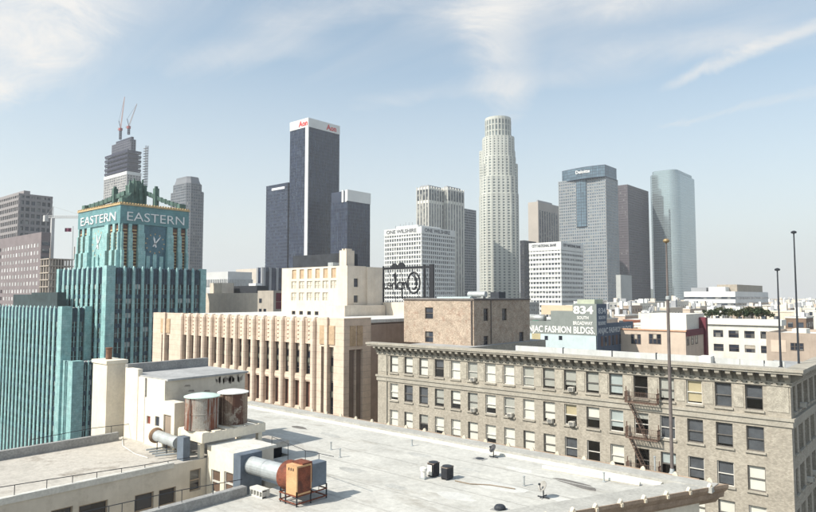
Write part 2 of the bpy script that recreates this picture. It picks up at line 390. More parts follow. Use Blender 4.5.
# ------------------------------------------------------------------ generic tower
def poly_off(poly, p):
    k = len(poly); out = []
    for i in range(k):
        a, b, c = Vector(poly[i-1]), Vector(poly[i]), Vector(poly[(i+1) % k])
        e1 = (b-a).normalized(); e2 = (c-b).normalized()
        n1_, n2_ = Vector((e1.y, -e1.x)), Vector((e2.y, -e2.x))
        bis = (n1_+n2_); q = bis.length
        bis = bis / q if q > 1e-6 else n1_
        out.append(tuple(b + bis * (p / max(0.3, bis.dot(n1_)))))
    return out
def rect(x0, x1, y0, y1): return [(x0,y0),(x1,y0),(x1,y1),(x0,y1)]
def shaft(rt, poly, z0, z1, glass, wall=None, floor=4.0, band=1.2, p=0.25, spacing=4.0, mull=0.5, pm=None, faces=None, name='glazing', grid='facade_grid', endpier=0.0, zoff=0.0):
    """glass core with spandrel slabs and mullions standing proud of it"""
    o = MB().prism(poly, z0, z1).build(name, glass, rt)
    gmb = MB()
    if band and floor:
        po = poly_off(poly, p); n = max(1, round((z1-z0)/floor)); h = (z1-z0)/n
        for i in range(n): gmb.prism(po, z0+i*h+zoff, z0+i*h+band+zoff)
        gmb.prism(po, z1-band*0.6, z1+0.25)
    if mull:
        pm = p + 0.06 if pm is None else pm
        for i in range(len(poly)):
            if faces is not None and i not in faces: continue
            a, b = Vector(poly[i]), Vector(poly[(i+1) % len(poly)]); e = b-a; ln = e.length; e.normalize(); nn = Vector((e.y, -e.x))
            sp = spacing[i] if isinstance(spacing, (list, tuple)) else spacing
            c = max(1, round(ln/sp))
            for k in range(c+1):
                w = mull if 0 < k < c else max(mull, endpier)
                q = a + e*(ln*k/c); 
                lo, hi = (q - e*w/2, q + e*w/2)
                if k == 0: lo, hi = a, a + e*w
                if k == c: lo, hi = b - e*w, b
                pp = [lo - nn*0.1, lo + nn*pm, hi + nn*pm, hi - nn*0.1]
                gmb.prism([tuple(x) for x in reversed(pp)] if (pp[1]-pp[0]).cross(pp[2]-pp[1]) < 0 else [tuple(x) for x in pp], z0, z1+0.2)
    if gmb.v: gmb.build(grid, wall, rt, kind='stuff')
    return o
def corner(xl, xc, xr, ytop, d):
    C = rD(xc, ytop, d); Lp = rY(xl, ytop, C.y); Rp = rX(xr, ytop, C.x)
    return C.x - (C.x-Lp.x), C.x, C.y, Rp.y, C.z          # x0, x1, y0, y1, ztop
def rooftop(rt, x0, x1, y0, y1, z, m, h=4.0, ins=0.25):
    w, d = x1-x0, y1-y0
    MB().box(x0+w*ins, x1-w*ins*0.9, y0+d*ins, y1-d*ins, z, z+h).build('mechanical_penthouse', m, rt)

# ------------------------------------------------------------------ far towers
navy = glassy('navy_glass', (0.02, 0.029, 0.06), 0.18, 0.3, cell=(2.4,4.2,.4,(0.06,0.08,0.12),.3))
navy2 = glassy('navy_glass_dark', (0.02, 0.029, 0.058), 0.18, 0.3, cell=(3.2,4.2,.4,(0.06,0.08,0.12),.3))
navy_band = mat('navy_band', (0.03, 0.04, 0.07), 0.4, 0.3, 0.02)
white_clad = mat('white_cladding', (0.62, 0.63, 0.62), 0.6, 0.1, 0.05)
cream_clad = mat('cream_cladding', (0.66, 0.65, 0.60), 0.7, 0.12, 0.05)
pale_granite = mat('pale_granite', (0.50, 0.51, 0.47), 0.6, 0.12, 0.03)
grey_clad = mat('grey_cladding', (0.30, 0.31, 0.33), 0.6, 0.12, 0.05)
brown_granite = mat('brown_granite', (0.10, 0.088, 0.1), 0.5, 0.12, 0.03)
win_dark = glassy('tower_window', (0.05, 0.06, 0.078), 0.15, 0.5, cell=(1.9,2.2,.4,(0.36,0.36,0.34),.35))
red_sign = mat('red_sign_paint', (0.6, 0.03, 0.03), 0.5, 0.05)
sign_white = mat('sign_white', (0.8, 0.8, 0.8), 0.5, 0.05)
sign_dark = mat('sign_dark', (0.08, 0.085, 0.1), 0.5, 0.05)

def tall(name, label, xl, xc, xr, ytop, d, group='downtown towers'):
    x0, x1, y0, y1, z = corner(xl, xc, xr, ytop, d)
    return root(name, ((x0+x1)/2, (y0+y1)/2, 0), label, 'skyscraper', group), x0, x1, y0, y1, z

# dark slab tower with white crown band and red lettering
rt, x0, x1, y0, y1, z = tall('office_tower', 'tallest dark blue slab tower with white crown band and red lettering', 290.5, 308.5, 339.5, 117.5, 760)
zb = z - 11
shaft(rt, rect(x0,x1,y0,y1), 0, zb, navy, navy_band, 4.2, 0.9, 0.15, 2.4, 0.3, 0.3)
MB().box(x0-.5,x1+.5,y0-.5,y1+.5,zb,z).build('crown_band', white_clad, rt)
MB().box(x1-4.6,x1+.8,y0-.8,y0+.2,0,zb-.01).build('corner_stripe', white_clad, rt)
text(rt, 'Aon', 9.5, (x1-13.5-(x1-x0)*.1, y0-.75, zb+2.2), 0, red_sign, bold=.25)
text(rt, 'Aon', 9.5, (x1+.75, y1-22, zb+2.2), 90, red_sign, bold=.25)
rooftop(rt, x0,x1,y0,y1,z, dark_metal, 3)
# dark tower left of it
rt, x0, x1, y0, y1, z = tall('office_tower', 'dark blue banded tower with small white roof sign left of the tallest slab', 266.5, 288, 296, 182.5, 800)
shaft(rt, rect(x0,x1,y0,y1), 0, z, navy2, navy_band, 4.2, 1.6, 0.25, 3.2, 0.35, 0.2)
MB().box(x0+12, x1-6, y0-.6, y0-.3, z-7, z-4.2).build('roof_sign', sign_white, rt)
# dark tower right, white crown
rt, x0, x1, y0, y1, z = tall('office_tower', 'dark blue glass tower with broad white crown right of the tallest slab', 331, 347.5, 370, 189.5, 730)
zc_ = z - 13
shaft(rt, rect(x0,x1,y0,y1), 0, zc_, navy, navy_band, 4.0, 0.8, 0.12, 2.2, 0.3, 0.28)
MB().box(x0,x1-.6,y0+.6,y1-.6,zc_,z-1).build('louvre_storey', navy_band, rt)
MB().box(x1-.8,x1+.7,y0-.6,y1+.6,zc_,z).build('crown_band', white_clad, rt)
MB().box(x1-9,x1-6,y0-.7,y0+1,zc_-1,z).build('crown_fin', white_clad, rt)
MB().box(x1-3.4,x1-.9,y0-.7,y0+1,zc_-1,z).build('crown_fin', white_clad, rt)

# octagonal tower with stepped crown (far left)
rt, x0, x1, y0, y1, z = tall('office_tower', 'grey stone and glass tower with chamfered stepped crown behind the turquoise building', 169.5, 188, 205.5, 190, 880)
cxx, cyy = (x0+x1)/2, (y0+y1)/2; hw, hd = (x1-x0)/2, (y1-y0)/2
def octo(f, ch): 
    a, b = hw*f, hd*f; k = min(a, b)*ch
    return [(cxx-a+k,cyy-b),(cxx+a-k,cyy-b),(cxx+a,cyy-b+k),(cxx+a,cyy+b-k),(cxx+a-k,cyy+b),(cxx-a+k,cyy+b),(cxx-a,cyy+b-k),(cxx-a,cyy-b+k)]
slate = mat('slate_stone', (0.17, 0.18, 0.20), 0.6, 0.12, 0.05)
slate_glass = glassy('slate_glass', (0.07, 0.085, 0.105), 0.15, 0.5)
z190, z182, z175 = z, rD(188,182,880).z, rD(188,174.8,880).z
shaft(rt, octo(1.0,.34), 0, z190, slate_glass, slate, 4.2, 1.5, .25, 3.4, .8)
shaft(rt, octo(.88,.4), z190, z182, slate_glass, slate, 4.2, 1.2, .25, 3.4, .6, name='upper_glazing')
MB().loft([[(p[0],p[1],z182) for p in octo(.84,.42)], [(p[0],p[1],z175-3) for p in octo(.72,.42)], [(p[0],p[1],z175) for p in octo(.7,.42)]]).build('crown', slate, rt)

# tower under construction with cranes
rt, x0, x1, y0, y1, z = tall('unfinished_tower', 'unfinished skyscraper with bare dark steel floors above pale lower cladding', 104.5, 127, 141, 171, 1000)
raw = mat('raw_concrete', (0.40, 0.39, 0.38), 0.9, 0.2, 0.05); steel = mat('dark_steel_frame', (0.032, 0.034, 0.06), 0.7, 0.25, 0.1)
shaft(rt, rect(x0,x1,y0,y1), 0, z-5, win_dark, raw, 4.2, 1.1, .3, 5, 1.6)
MB().box(x0-.6,x1+.6,y0-.6,y1+.6,z-5,z).build('pale_band', white_clad, rt)
zt = rD(127,150.5,1000).z; n = 9
fl = MB()
for i in range(n):
    zz = z + (zt-z)*i/n; fl.box(x0+.5,x1-.5,y0+.5,y1-.5, zz+1.0, zz+2.0)
fl.build('steel_floor', steel, rt)
cl = MB()
for i in range(10):
    for j in range(8):
        xx = x0+1+(x1-x0-2.6)*i/9; yy = y0+1+(y1-y0-2.6)*j/7
        cl.box(xx,xx+.7,yy,yy+.7,z+.01,zt-1)
cl.build('steel_column', steel, rt, kind='stuff')
MB().box(x0+6,x1-6,y0+5,y1-5,z+.02,zt-.5).build('concrete_core', mat('core_concrete',(0.12,0.12,0.15),0.9,0.3,0.1), rt)
fen = MB()
for i in range(0, n, 2):
    zz = z+(zt-z)*(i+.6)/n
    fen.box(x0-.1,x1+.1,y0-.15,y0+.25,zz,zz+3.2); fen.box(x1-.2,x1+.2,y0-.1,y1,zz+.02,zz+3.22)
fen.build('debris_netting', mat('netting',(0.03,0.032,0.06),0.9,0.4,0.3), rt)
zt2 = rD(127,137.5,1000).z
a0 = rY(112,145,y0+8).x; a1 = rY(131,145,y0+8).x
shaft(rt, rect(a0,a1,y0+8,y1-7), zt-.3, zt2, steel, mat('core_grey',(0.13,0.135,0.16),.8,.2,.1), 4.4, 1.0, .2, 5, .9, name='upper_core')
MB().box(a0+10, a1-3, y0+10, y1-9, zt2, zt2+5).build('jump_form', steel, rt)
hm = rX(145.5,160,x1+5)
hoist = MB(); hz0 = rD(140,185,1000).z; hz1 = rD(140,143,1000).z
for k in (0, 3):
    for j in (0, 3): hoist.box(hm.x+k-.5,hm.x+k+.1,hm.y+j-.5,hm.y+j+.1,hz0,hz1)
for i in range(16): zz = hz0+(hz1-hz0)*i/16; hoist.box(hm.x-8,hm.x+3.2,hm.y-.3,hm.y+3.2,zz,zz+.7)
hoist.build('hoist_mast', grey_clad, rt)
def crane(label, bx, top_y, jx, jy, col_m):
    b = rD(bx, 139, 1000); t_ = rD(bx, top_y, 1000); jt = rD(jx, jy, 1000)
    c = root('tower_crane', (b.x, b.y, zt2+5 if bx > 122 else zt2-3), label, 'crane', 'cranes on the unfinished tower')
    lat = MB(); zb_ = ORG[c.name][2]
    for sx in (-1.2, 1.2):
        for sy in (-1.2, 1.2): lat.box(b.x+sx-.35,b.x+sx+.35,b.y+sy-.35,b.y+sy+.35,zb_,t_.z)
    k = 0
    while zb_ + k*3 < t_.z: lat.box(b.x-1.4,b.x+1.4,b.y-1.4,b.y+1.4,zb_+k*3,zb_+k*3+.5); k += 1
    lat.build('mast', steel, c)
    MB().box(b.x-2.4,b.x+2.4,b.y-2,b.y+2,t_.z-1,t_.z+3.2).build('cab', mat('faded_red',(0.3,0.06,0.06),.7,.2), c)
    MB().box(b.x-7,b.x-3,b.y-2,b.y+2,t_.z+1,t_.z+4).build('counterweight', grey_clad, c)
    s0 = Vector((b.x,b.y,t_.z+3)); jj = Vector(jt); ln = (jj-s0).length
    side = RGT*0.9
    jb = MB()
    for o_ in (side, -side, Vector((0,0,1.5))): jb.tube([s0+o_, jj+o_*.4], .32, 5)
    for i in range(14):
        f0, f1 = i/14, (i+1)/14
        jb.tube([s0+(jj-s0)*f0+side*(1-.5*f0), s0+(jj-s0)*f1-side*(1-.5*f1)], .22, 4)
    jb.build('jib', col_m, c)
    ap = s0 + Vector((0,0,12)) - RGT*3
    MB().tube([s0, ap], .5, 5).tube([ap, jj], .15, 4).build('apex_and_stay', steel, c)
crane('red cabbed tower crane with steep pale jib on the unfinished tower', 120.3, 130, 124.6, 97, mat('crane_pale',(0.55,0.4,0.38),0.6,0.1))
crane('red cabbed tower crane with tilted dark tipped jib on the unfinished tower', 128.5, 128, 136.8, 104, mat('crane_grey',(0.4,0.36,0.37),0.6,0.1))

# left grey office block and mauve block in front
rt, x0, x1, y0, y1, z = tall('office_block', 'grey office block with gridded windows rising behind the mauve block', -40, 19.5, 52, 193.5, 420, 'office blocks beyond the turquoise building')
rt['category'] = 'building'
shaft(rt, rect(x0,x1,y0,y1), 0, z, win_dark, mat('taupe_concrete',(0.27,0.255,0.26),0.8,0.1,0.05), 4.3, 1.7, .5, 3.6, 1.1)
MB().box(x0,x0+(x1-x0)*.92,y0+6,y1-10,z+.3,z+4).build('mechanical_penthouse', mat('taupe_concrete',(0,0,0)), rt)
rt, x0, x1, y0, y1, z = tall('office_block', 'mauve stone block with rows of small pale reflecting windows', -60, 41.5, 51, 232, 330, 'office blocks beyond the turquoise building')
rt['category'] = 'building'
mauve = mat('mauve_stone', (0.205, 0.175, 0.182), 0.8, 0.14, 0.15, speck=0.1)
pale_win = glassy('pale_window', (0.5, 0.5, 0.5), 0.25, 0.5, 0.55, 0.3)
fr = frame((x0, y0)); holes = []; nco = int((x1-x0-3)/4.4); nro = 12; fh = 4.0
for i in range(nco):
    for j in range(nro):
        u = x1-x0-4.6-i*4.4; zz = z-6.5-j*fh
        holes.append((u-1.05,u+1.05,zz-1.0,zz+1.0))
m = MB(); m.wall(fr, 0, x1-x0, z-60, z, holes, .2)
m.box(x0,x1,y0+.6,y1,0,z-.02); m.quad((x0,y0,z),(x1,y0,z),(x1,y0+.6,z),(x0,y0+.6,z)); m.box(x0, x1, y0, y0+.6, 0, z-60.01)
m.box(x1-.02, x1, y0, y0+.6, z-60, z)
m.build('wall', mauve, rt)
wm = MB().box(-1.05,1.05,-.06,.06,-1,1).mesh('window', pale_win)
vis = sorted(holes, key=lambda h: -h[0])[:150]
for h in vis: inst('window', wm, rt, (x0+(h[0]+h[1])/2, y0+.14, (h[2]+h[3])/2))
for j in range(12): MB().box(x1-.3, x1+.25, y0+.5, y1-.4, z-6.8-j*4, z-4.9-j*4).build('window_band', win_dark, rt)
# concrete frame under construction
rt, x0, x1, y0, y1, z = tall('unfinished_block', 'bare concrete frame of an unfinished block between mauve block and turquoise tower', 40, 49, 74, 258, 300, 'office blocks beyond the turquoise building')
rt['category'] = 'building'
fm = MB()
tanc = mat('fresh_concrete',(0.42,0.37,0.32),0.9,0.2,0.2)
for i in range(12): zz = z-.5-i*3.3; fm.box(x0,x1,y0,y1,zz,zz+.45)
fm.build('floor_slab', tanc, rt)
fm = MB()
for i in range(4):
    for j in range(9):
        xx = x0+.3+(x1-x0-1.2)*i/3; yy = y0+.3+(y1-y0-1.2)*j/8; fm.box(xx,xx+.6,yy,yy+.6,0,z-.3)
for (i, j) in ((0,1),(2,3),(3,6)): fm.box(x0+i*4+.5,x0+i*4+.9,y0+j*4,y0+j*4+.4,z-.04,z+5+j*.4)
fm.build('column', tanc, rt, kind='stuff')
MB().box(x0+3,x1-1.5,y0+4,y1-4,0,z-.6).build('dark_interior_core', mat('shade_core',(0.1,0.1,0.1),0.9,0.2), rt)
# horizontal crane boom left of the turquoise tower
b0, b1 = rD(46, 217, 360), rD(84, 222, 360)
c = root('tower_crane', (b0.x, b0.y, 0), 'white tower crane with flat boom behind the turquoise tower', 'crane')
cw = mat('crane_white', (0.5,0.5,0.5),0.6,0.1)
bm_ = MB(); bz = (b0.z+b1.z)/2
for o_ in ((0,0,.7),(0,.6,-.5),(0,-.6,-.5)): bm_.tube([Vector(b0)+Vector(o_), Vector((b1.x,b1.y,b0.z))+Vector(o_)], .16, 5)
for i in range(20):
    p0 = Vector(b0).lerp(Vector((b1.x,b1.y,b0.z)), i/20); p1 = Vector(b0).lerp(Vector((b1.x,b1.y,b0.z)), (i+1)/20)
    bm_.tube([p0+Vector((0,.6,-.5)), p1+Vector((0,0,.7))], .09, 4); bm_.tube([p0+Vector((0,-.6,-.5)), p1+Vector((0,0,.7))], .09, 4)
bm_.build('boom', cw, c)
pm_ = Vector(b0).lerp(Vector((b1.x,b1.y,b0.z)), .18)
MB().box(pm_.x-.8,pm_.x+.8,pm_.y-.8,pm_.y+.8,0,b0.z-.6).build('mast', cw, c)
MB().box(b0.x-1.5,b0.x+1,b0.y-1,b0.y+1,b0.z-2.6,b0.z+.9).build('counterweight', cw, c)
ap = pm_ + Vector((0,0,6)); MB().tube([pm_, ap], .25, 5).tube([ap, (b1.x,b1.y,b0.z+.5)], .07, 4).tube([ap, (b0.x,b0.y,b0.z+.6)], .07, 4).build('apex_and_stay', cw, c)

# white gridded tower with roof lettering
rt, x0, x1, y0, y1, z = tall('office_tower', 'white gridded office tower with dark lettering along its parapet', 385, 421.5, 454, 226.5, 690)
zl = z-6.5
shaft(rt, rect(x0,x1,y0,y1), 0, zl, win_dark, white_clad, 4.9, 1.7, .7, 3.7, 1.1, .62)
MB().box(x0-.8,x1+.8,y0-.8,y1+.8,zl,z).build('parapet', white_clad, rt)
text(rt, 'ONE WILSHIRE', 5.6, (x0+3,y0-.95,zl+1.2), 0, sign_dark, bold=.12, fit=(x1-x0)*.82)
text(rt, 'ONE WILSHIRE', 5.6, (x1+.95,y0+4,zl+1.2), 90, sign_dark, bold=.12, fit=(y1-y0)*.78)
MB().box(x0+10,x1-12,y0+8,y1-10,z,z+3.5).build('mechanical_penthouse', white_clad, rt)
ant = MB()
for i in range(9): xx = x0+8+i*4.2; ant.tube([(xx,y0+9+i%3*4,z),(xx,y0+9+i%3*4,z+5+(i*37%5))], .25, 5)
ant.build('antenna', grey_clad, rt)
# twin-shaft tower
x0a, x1a, y0a, y1a, z = corner(417, 428, 445, 186.5, 820)
rt = root('office_tower', ((x0a+x1a)/2, y0a+20, 0), 'cream twin shaft tower with dark slots under the roofline', 'skyscraper', 'downtown towers')
for (xl,xc,xr,yt,dd) in ((417,428.5,444,186.5,820),(441,447.5,463.5,187.5,840)):
    x0, x1, y0, y1, z = corner(xl,xc,xr,yt,dd)
    MB().prism(rect(x0,x1,y0,y1),0,z).build('shaft', cream_clad, rt)
    sl = MB(); nn = 6
    for k in range(nn):
        yy = y0+(y1-y0)*(k+.5)/nn; sl.box(x1-.5,x1+.12,yy-(y1-y0)*.028,yy+(y1-y0)*.028,40,z-21)
        sl.box(x1-.5,x1+.14,yy-(y1-y0)*.06,yy+(y1-y0)*.06,z-17,z-3)
    for k in range(4):
        xx = x0+(x1-x0)*(k+.5)/4; sl.box(xx-(x1-x0)*.05,xx+(x1-x0)*.05,y0-.12,y0+.5,40,z-21); sl.box(xx-(x1-x0)*.08,xx+(x1-x0)*.08,y0-.14,y0+.5,z-17,z-3)
    sl.build('window_slot', win_dark, rt, kind='stuff')
    fn = MB()
    for k in range(nn+1):
        yy = y0+(y1-y0)*k/nn; fn.box(x1-.3,x1+.9,yy-.35,yy+.35,0,z+1)
    for k in range(5):
        xx = x0+(x1-x0)*k/4; fn.box(xx-.35,xx+.35,y0-.9,y0+.3,0,z+1)
    fn.build('fin', cream_clad, rt, kind='stuff')
    MB().box(x0+3,x1-3,y0+3,y1-3,z,z+3).build('mechanical_penthouse', grey_clad, rt)
# grey tower right of it
rt, x0, x1, y0, y1, z = tall('office_tower', 'narrow dark grey banded tower right of the cream twin shafts', 456, 464, 476, 208.5, 880)
shaft(rt, rect(x0,x1,y0,y1), 0, z, slate_glass, grey_clad, 3.6, 1.3, .2, 5, .4)

# tall round tiered tower
c0 = rD(499.5, 290, 960)
rt = root('office_tower', (c0.x, c0.y, 0), 'tall pale stepped round tower with glass crown', 'skyscraper', 'downtown towers')
def zr(y): return rD(499.5, y, 960).z
def rnd(rad, n=28, sq=0.12, ph=0.0):
    out = []
    for k in range(n):
        a = 2*math.pi*(k+.5)/n + YAW + ph
        rr = rad*(1 + sq*abs(math.sin(2*(a-YAW)))**2 - sq*.6); out.append((c0.x+rr*math.cos(a), c0.y+rr*math.sin(a)))
    return out
pxm = 960/640.0
bank_glass = glassy('bank_glass', (0.16,0.19,0.195), .15, .5)
tiers = [(20.3*pxm, 0, zr(196), .16), (19.6*pxm, zr(196), zr(179), .16), (17.6*pxm, zr(179), zr(159), .1), (16.4*pxm, zr(159), zr(139), .1)]
for i, (rd, za_, zb_, sq) in enumerate(tiers):
    shaft(rt, rnd(rd, 26, sq), za_, zb_, bank_glass, pale_granite, 4.1, 1.9, .5, 30, 1.9, .75, name='tier')
shaft(rt, rnd(12.6*pxm, 24, 0), zr(139), zr(121.5), bank_glass, pale_granite, 8.6, 1.6, .5, 30, 1.0, .9, name='glass_crown')
MB().prism(rnd(13.1*pxm, 24, 0), zr(121.5), zr(119)).build('crown_rim', pale_granite, rt)
for sg in (-1, 1):                                   # shoulder bays that break the outline
    for fw_, hh in ((0.55, zr(166)), (-0.55, zr(150))):
        ctr = Vector((c0.x,c0.y,0)) + RGT*sg*14.2*pxm*.95 - Vector((FWD.x,FWD.y,0))*fw_*13*pxm
        q = [(ctr.x+7*math.cos(R(a))*1.0, ctr.y+7*math.sin(R(a))) for a in range(0,360,45)]
        shaft(rt, q, 0, hh, bank_glass, pale_granite, 4.1, 1.9, .3, 30, 1.4, .55, name='shoulder_bay')
# dark low tower behind white block, beige striped tower
rt, x0, x1, y0, y1, z = tall('office_tower', 'low black tower between round tower and white bank block', 520, 524, 536, 240.5, 850)
shaft(rt, rect(x0,x1,y0,y1), 0, z, dark_glass, mat('black_clad',(0.04,0.04,0.045),.5,.1), 4, 1.3, .2, 3, .5)
rt, x0, x1, y0, y1, z = tall('office_tower', 'beige tower with dark vertical window stripes', 528, 538, 560, 201.5, 1050)
MB().box(x0,x1,y0,y1,0,z).build('shaft', mat('beige_clad',(0.42,0.38,0.34),.7,.1,.05), rt)
sm = MB(); n = 9
for k in range(n):
    yy = y0+(y1-y0)*(k+.7)/(n+.4); sm.box(x1-.5,x1+.25,yy-.019*(y1-y0),yy+.03*(y1-y0),30,z-14)
sm.build('window_stripe', win_dark, rt, kind='stuff')
MB().box(x0+8,x1-8,y0+14,y1-14,z,z+5).build('mechanical_penthouse', grey_clad, rt)
# white bank block
rt, x0, x1, y0, y1, z = tall('office_block', 'white banded bank block with dark lettering on its blank top', 529.8, 560.6, 582.5, 241.5, 560)
rt['category'] = 'building'
zl = z-6
shaft(rt, rect(x0,x1,y0,y1), 0, zl, win_dark, white_clad, 4.25, 2.1, .6, 3.1, .75, .4)
MB().box(x0-.7,x1+.7,y0-.7,y1+.7,zl,z).build('blank_parapet', white_clad, rt)
text(rt, 'CITY NATIONAL BANK', 3.4, (x0+2.5,y0-.85,zl+2.0), 0, sign_dark, bold=.1, fit=(x1-x0)*.8)
text(rt, 'CITY NATIONAL BANK', 3.4, (x1+.85,y0+3,zl+2.0), 90, sign_dark, bold=.1, fit=(y1-y0)*.8)
# curved-crown blue glass tower
rt, x0, x1, y0, y1, z = tall('office_tower', 'grey gridded tower with curved blue glass crown and central blue recess', 558.4, 605.3, 617.5, 176, 880)
blue_glass = glassy('blue_glass', (0.11,0.165,0.21), .08, .6, .2, .03, cell=(3,4.3,.2,None,0))
grid_glass = glassy('grid_glass', (0.12,0.16,0.20), .12, .6)
shaft(rt, rect(x0,x1,y0,y1), 0, z, grid_glass, mat('silver_granite',(0.36,0.37,0.38),.5,.1,.03), 4.3, 1.6, .3, 3.4, .8, .3)
ztop = rD(590,165,880).z; zmid = rD(590,225,880).z
pl = []
xa, xb = x0+5, x1+1.0
for k in range(9):
    f = k/8; pl.append((xa+(xb-xa)*f, y0+2-8*math.sin(math.pi*f*.8)))
pl += [(xb, y1-6), (xa, y1-6)]
shaft(rt, pl, z-1, ztop, blue_glass, navy_band, 4.3, .5, .1, 3, .25, .12, name='curved_crown')
xm0, xm1 = x0+(x1-x0)*.37, x0+(x1-x0)*.63
shaft(rt, [(xm0,y0+1),(xm0+2,y0-1.2),((xm0+xm1)/2,y0-2.4),(xm1-2,y0-1.2),(xm1,y0+1)], zmid, z+.5, blue_glass, navy_band, 4.3, .5, .1, 3, .25, .12, name='blue_bay')
text(rt, 'Deloitte', 6.5, (x0+(x1-x0)*.42,y0-6.9,ztop-8.5), 0, sign_white, bold=.1)
# brown granite tower
rt, x0, x1, y0, y1, z = tall('office_tower', 'smooth brown granite tower with angled dark flanks', 618, 627.3, 648, 184.5, 1060)
shaft(rt, rect(x0,x1,y0,y1), 0, z, glassy('brown_glass',(0.06,0.05,0.06),.15,.5), brown_granite, 4.1, 2.3, .25, 2.8, .9, .3)
# rounded pale blue mirror tower
rt, x0, x1, y0, y1, z = tall('office_tower', 'pale blue mirror glass tower with rounded corner', 648.3, 677, 694, 172, 1090)
mirror = glassy('mirror_glass', (0.40,0.46,0.48), .06, .9, .08, .02, .05, .75, cell=None)
teal_band = mat('teal_band', (0.25,0.31,0.33), .3, .1, .02, metal=.4)
rr = min(x1-x0, y1-y0)*.32
pl = [(x0+6,y0)] + [(x1-rr+rr*math.sin(R(a)), y0+rr-rr*math.cos(R(a))) for a in range(0,91,10)] + [(x1,y1),(x0,y1),(x0,y0+9)]
shaft(rt, pl, 0, z, mirror, teal_band, 4.2, .5, .06, 3.2, .18, .08)
zz = rD(677,168.3,1090).z
shaft(rt, poly_off(pl,-3.5), z, zz, mirror, teal_band, 4.2, .5, .1, 3, .2, .12, name='setback_crown')
# small light slab between towers
rt, x0, x1, y0, y1, z = tall('office_block', 'plain pale concrete slab standing before the brown tower', 616, 620.5, 631.5, 275, 700)
rt['category'] = 'building'
shaft(rt, rect(x0,x1,y0,y1), 0, z, mat('pale_slab',(0.42,0.43,0.42),.8,.12,.05), mat('pale_slab',(0,0,0)), 6, .4, .12, 60, .5)

# ------------------------------------------------------------------ turquoise tower building
tq = mat('turquoise_terracotta', (0.29, 0.515, 0.515), 0.4, 0.3, 0.7, spec=0.5, streak=0.5, streak_col=(0.09,0.24,0.30), speck=0.25, joint=0.62, blotch=(0.45,0.59,0.585), blotch_amt=.6, blotch_scale=.5)
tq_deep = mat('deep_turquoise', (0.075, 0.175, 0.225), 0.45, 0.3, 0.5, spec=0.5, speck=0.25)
tq_blue = mat('blue_terracotta', (0.04, 0.085, 0.125), 0.5, 0.45, 0.7, spec=0.5, speck=0.3)
copper = mat('weathered_copper', (0.10, 0.17, 0.145), 0.7, 0.4, 0.6, streak=0.5, streak_col=(0.03,0.05,0.05))
gold = mat('gold_terracotta', (0.52, 0.38, 0.2), 0.5, 0.3, 1.0)
grille_m = mat('brown_grille', (0.16, 0.085, 0.06), 0.7, 0.4, 2.0, speck=0.4)
pale_shade = mat('pale_shade', (0.5, 0.52, 0.52), 0.8, 0.2, 1.0)
EC0 = rD(107.5, 266, 180)
ecx, ecy = EC0.x, EC0.y
ec = root('turquoise_tower_building', (ecx-15, ecy+15, 0), 'turquoise terracotta building with stepped clock tower and EASTERN lettering', 'building')
ST = 4.15
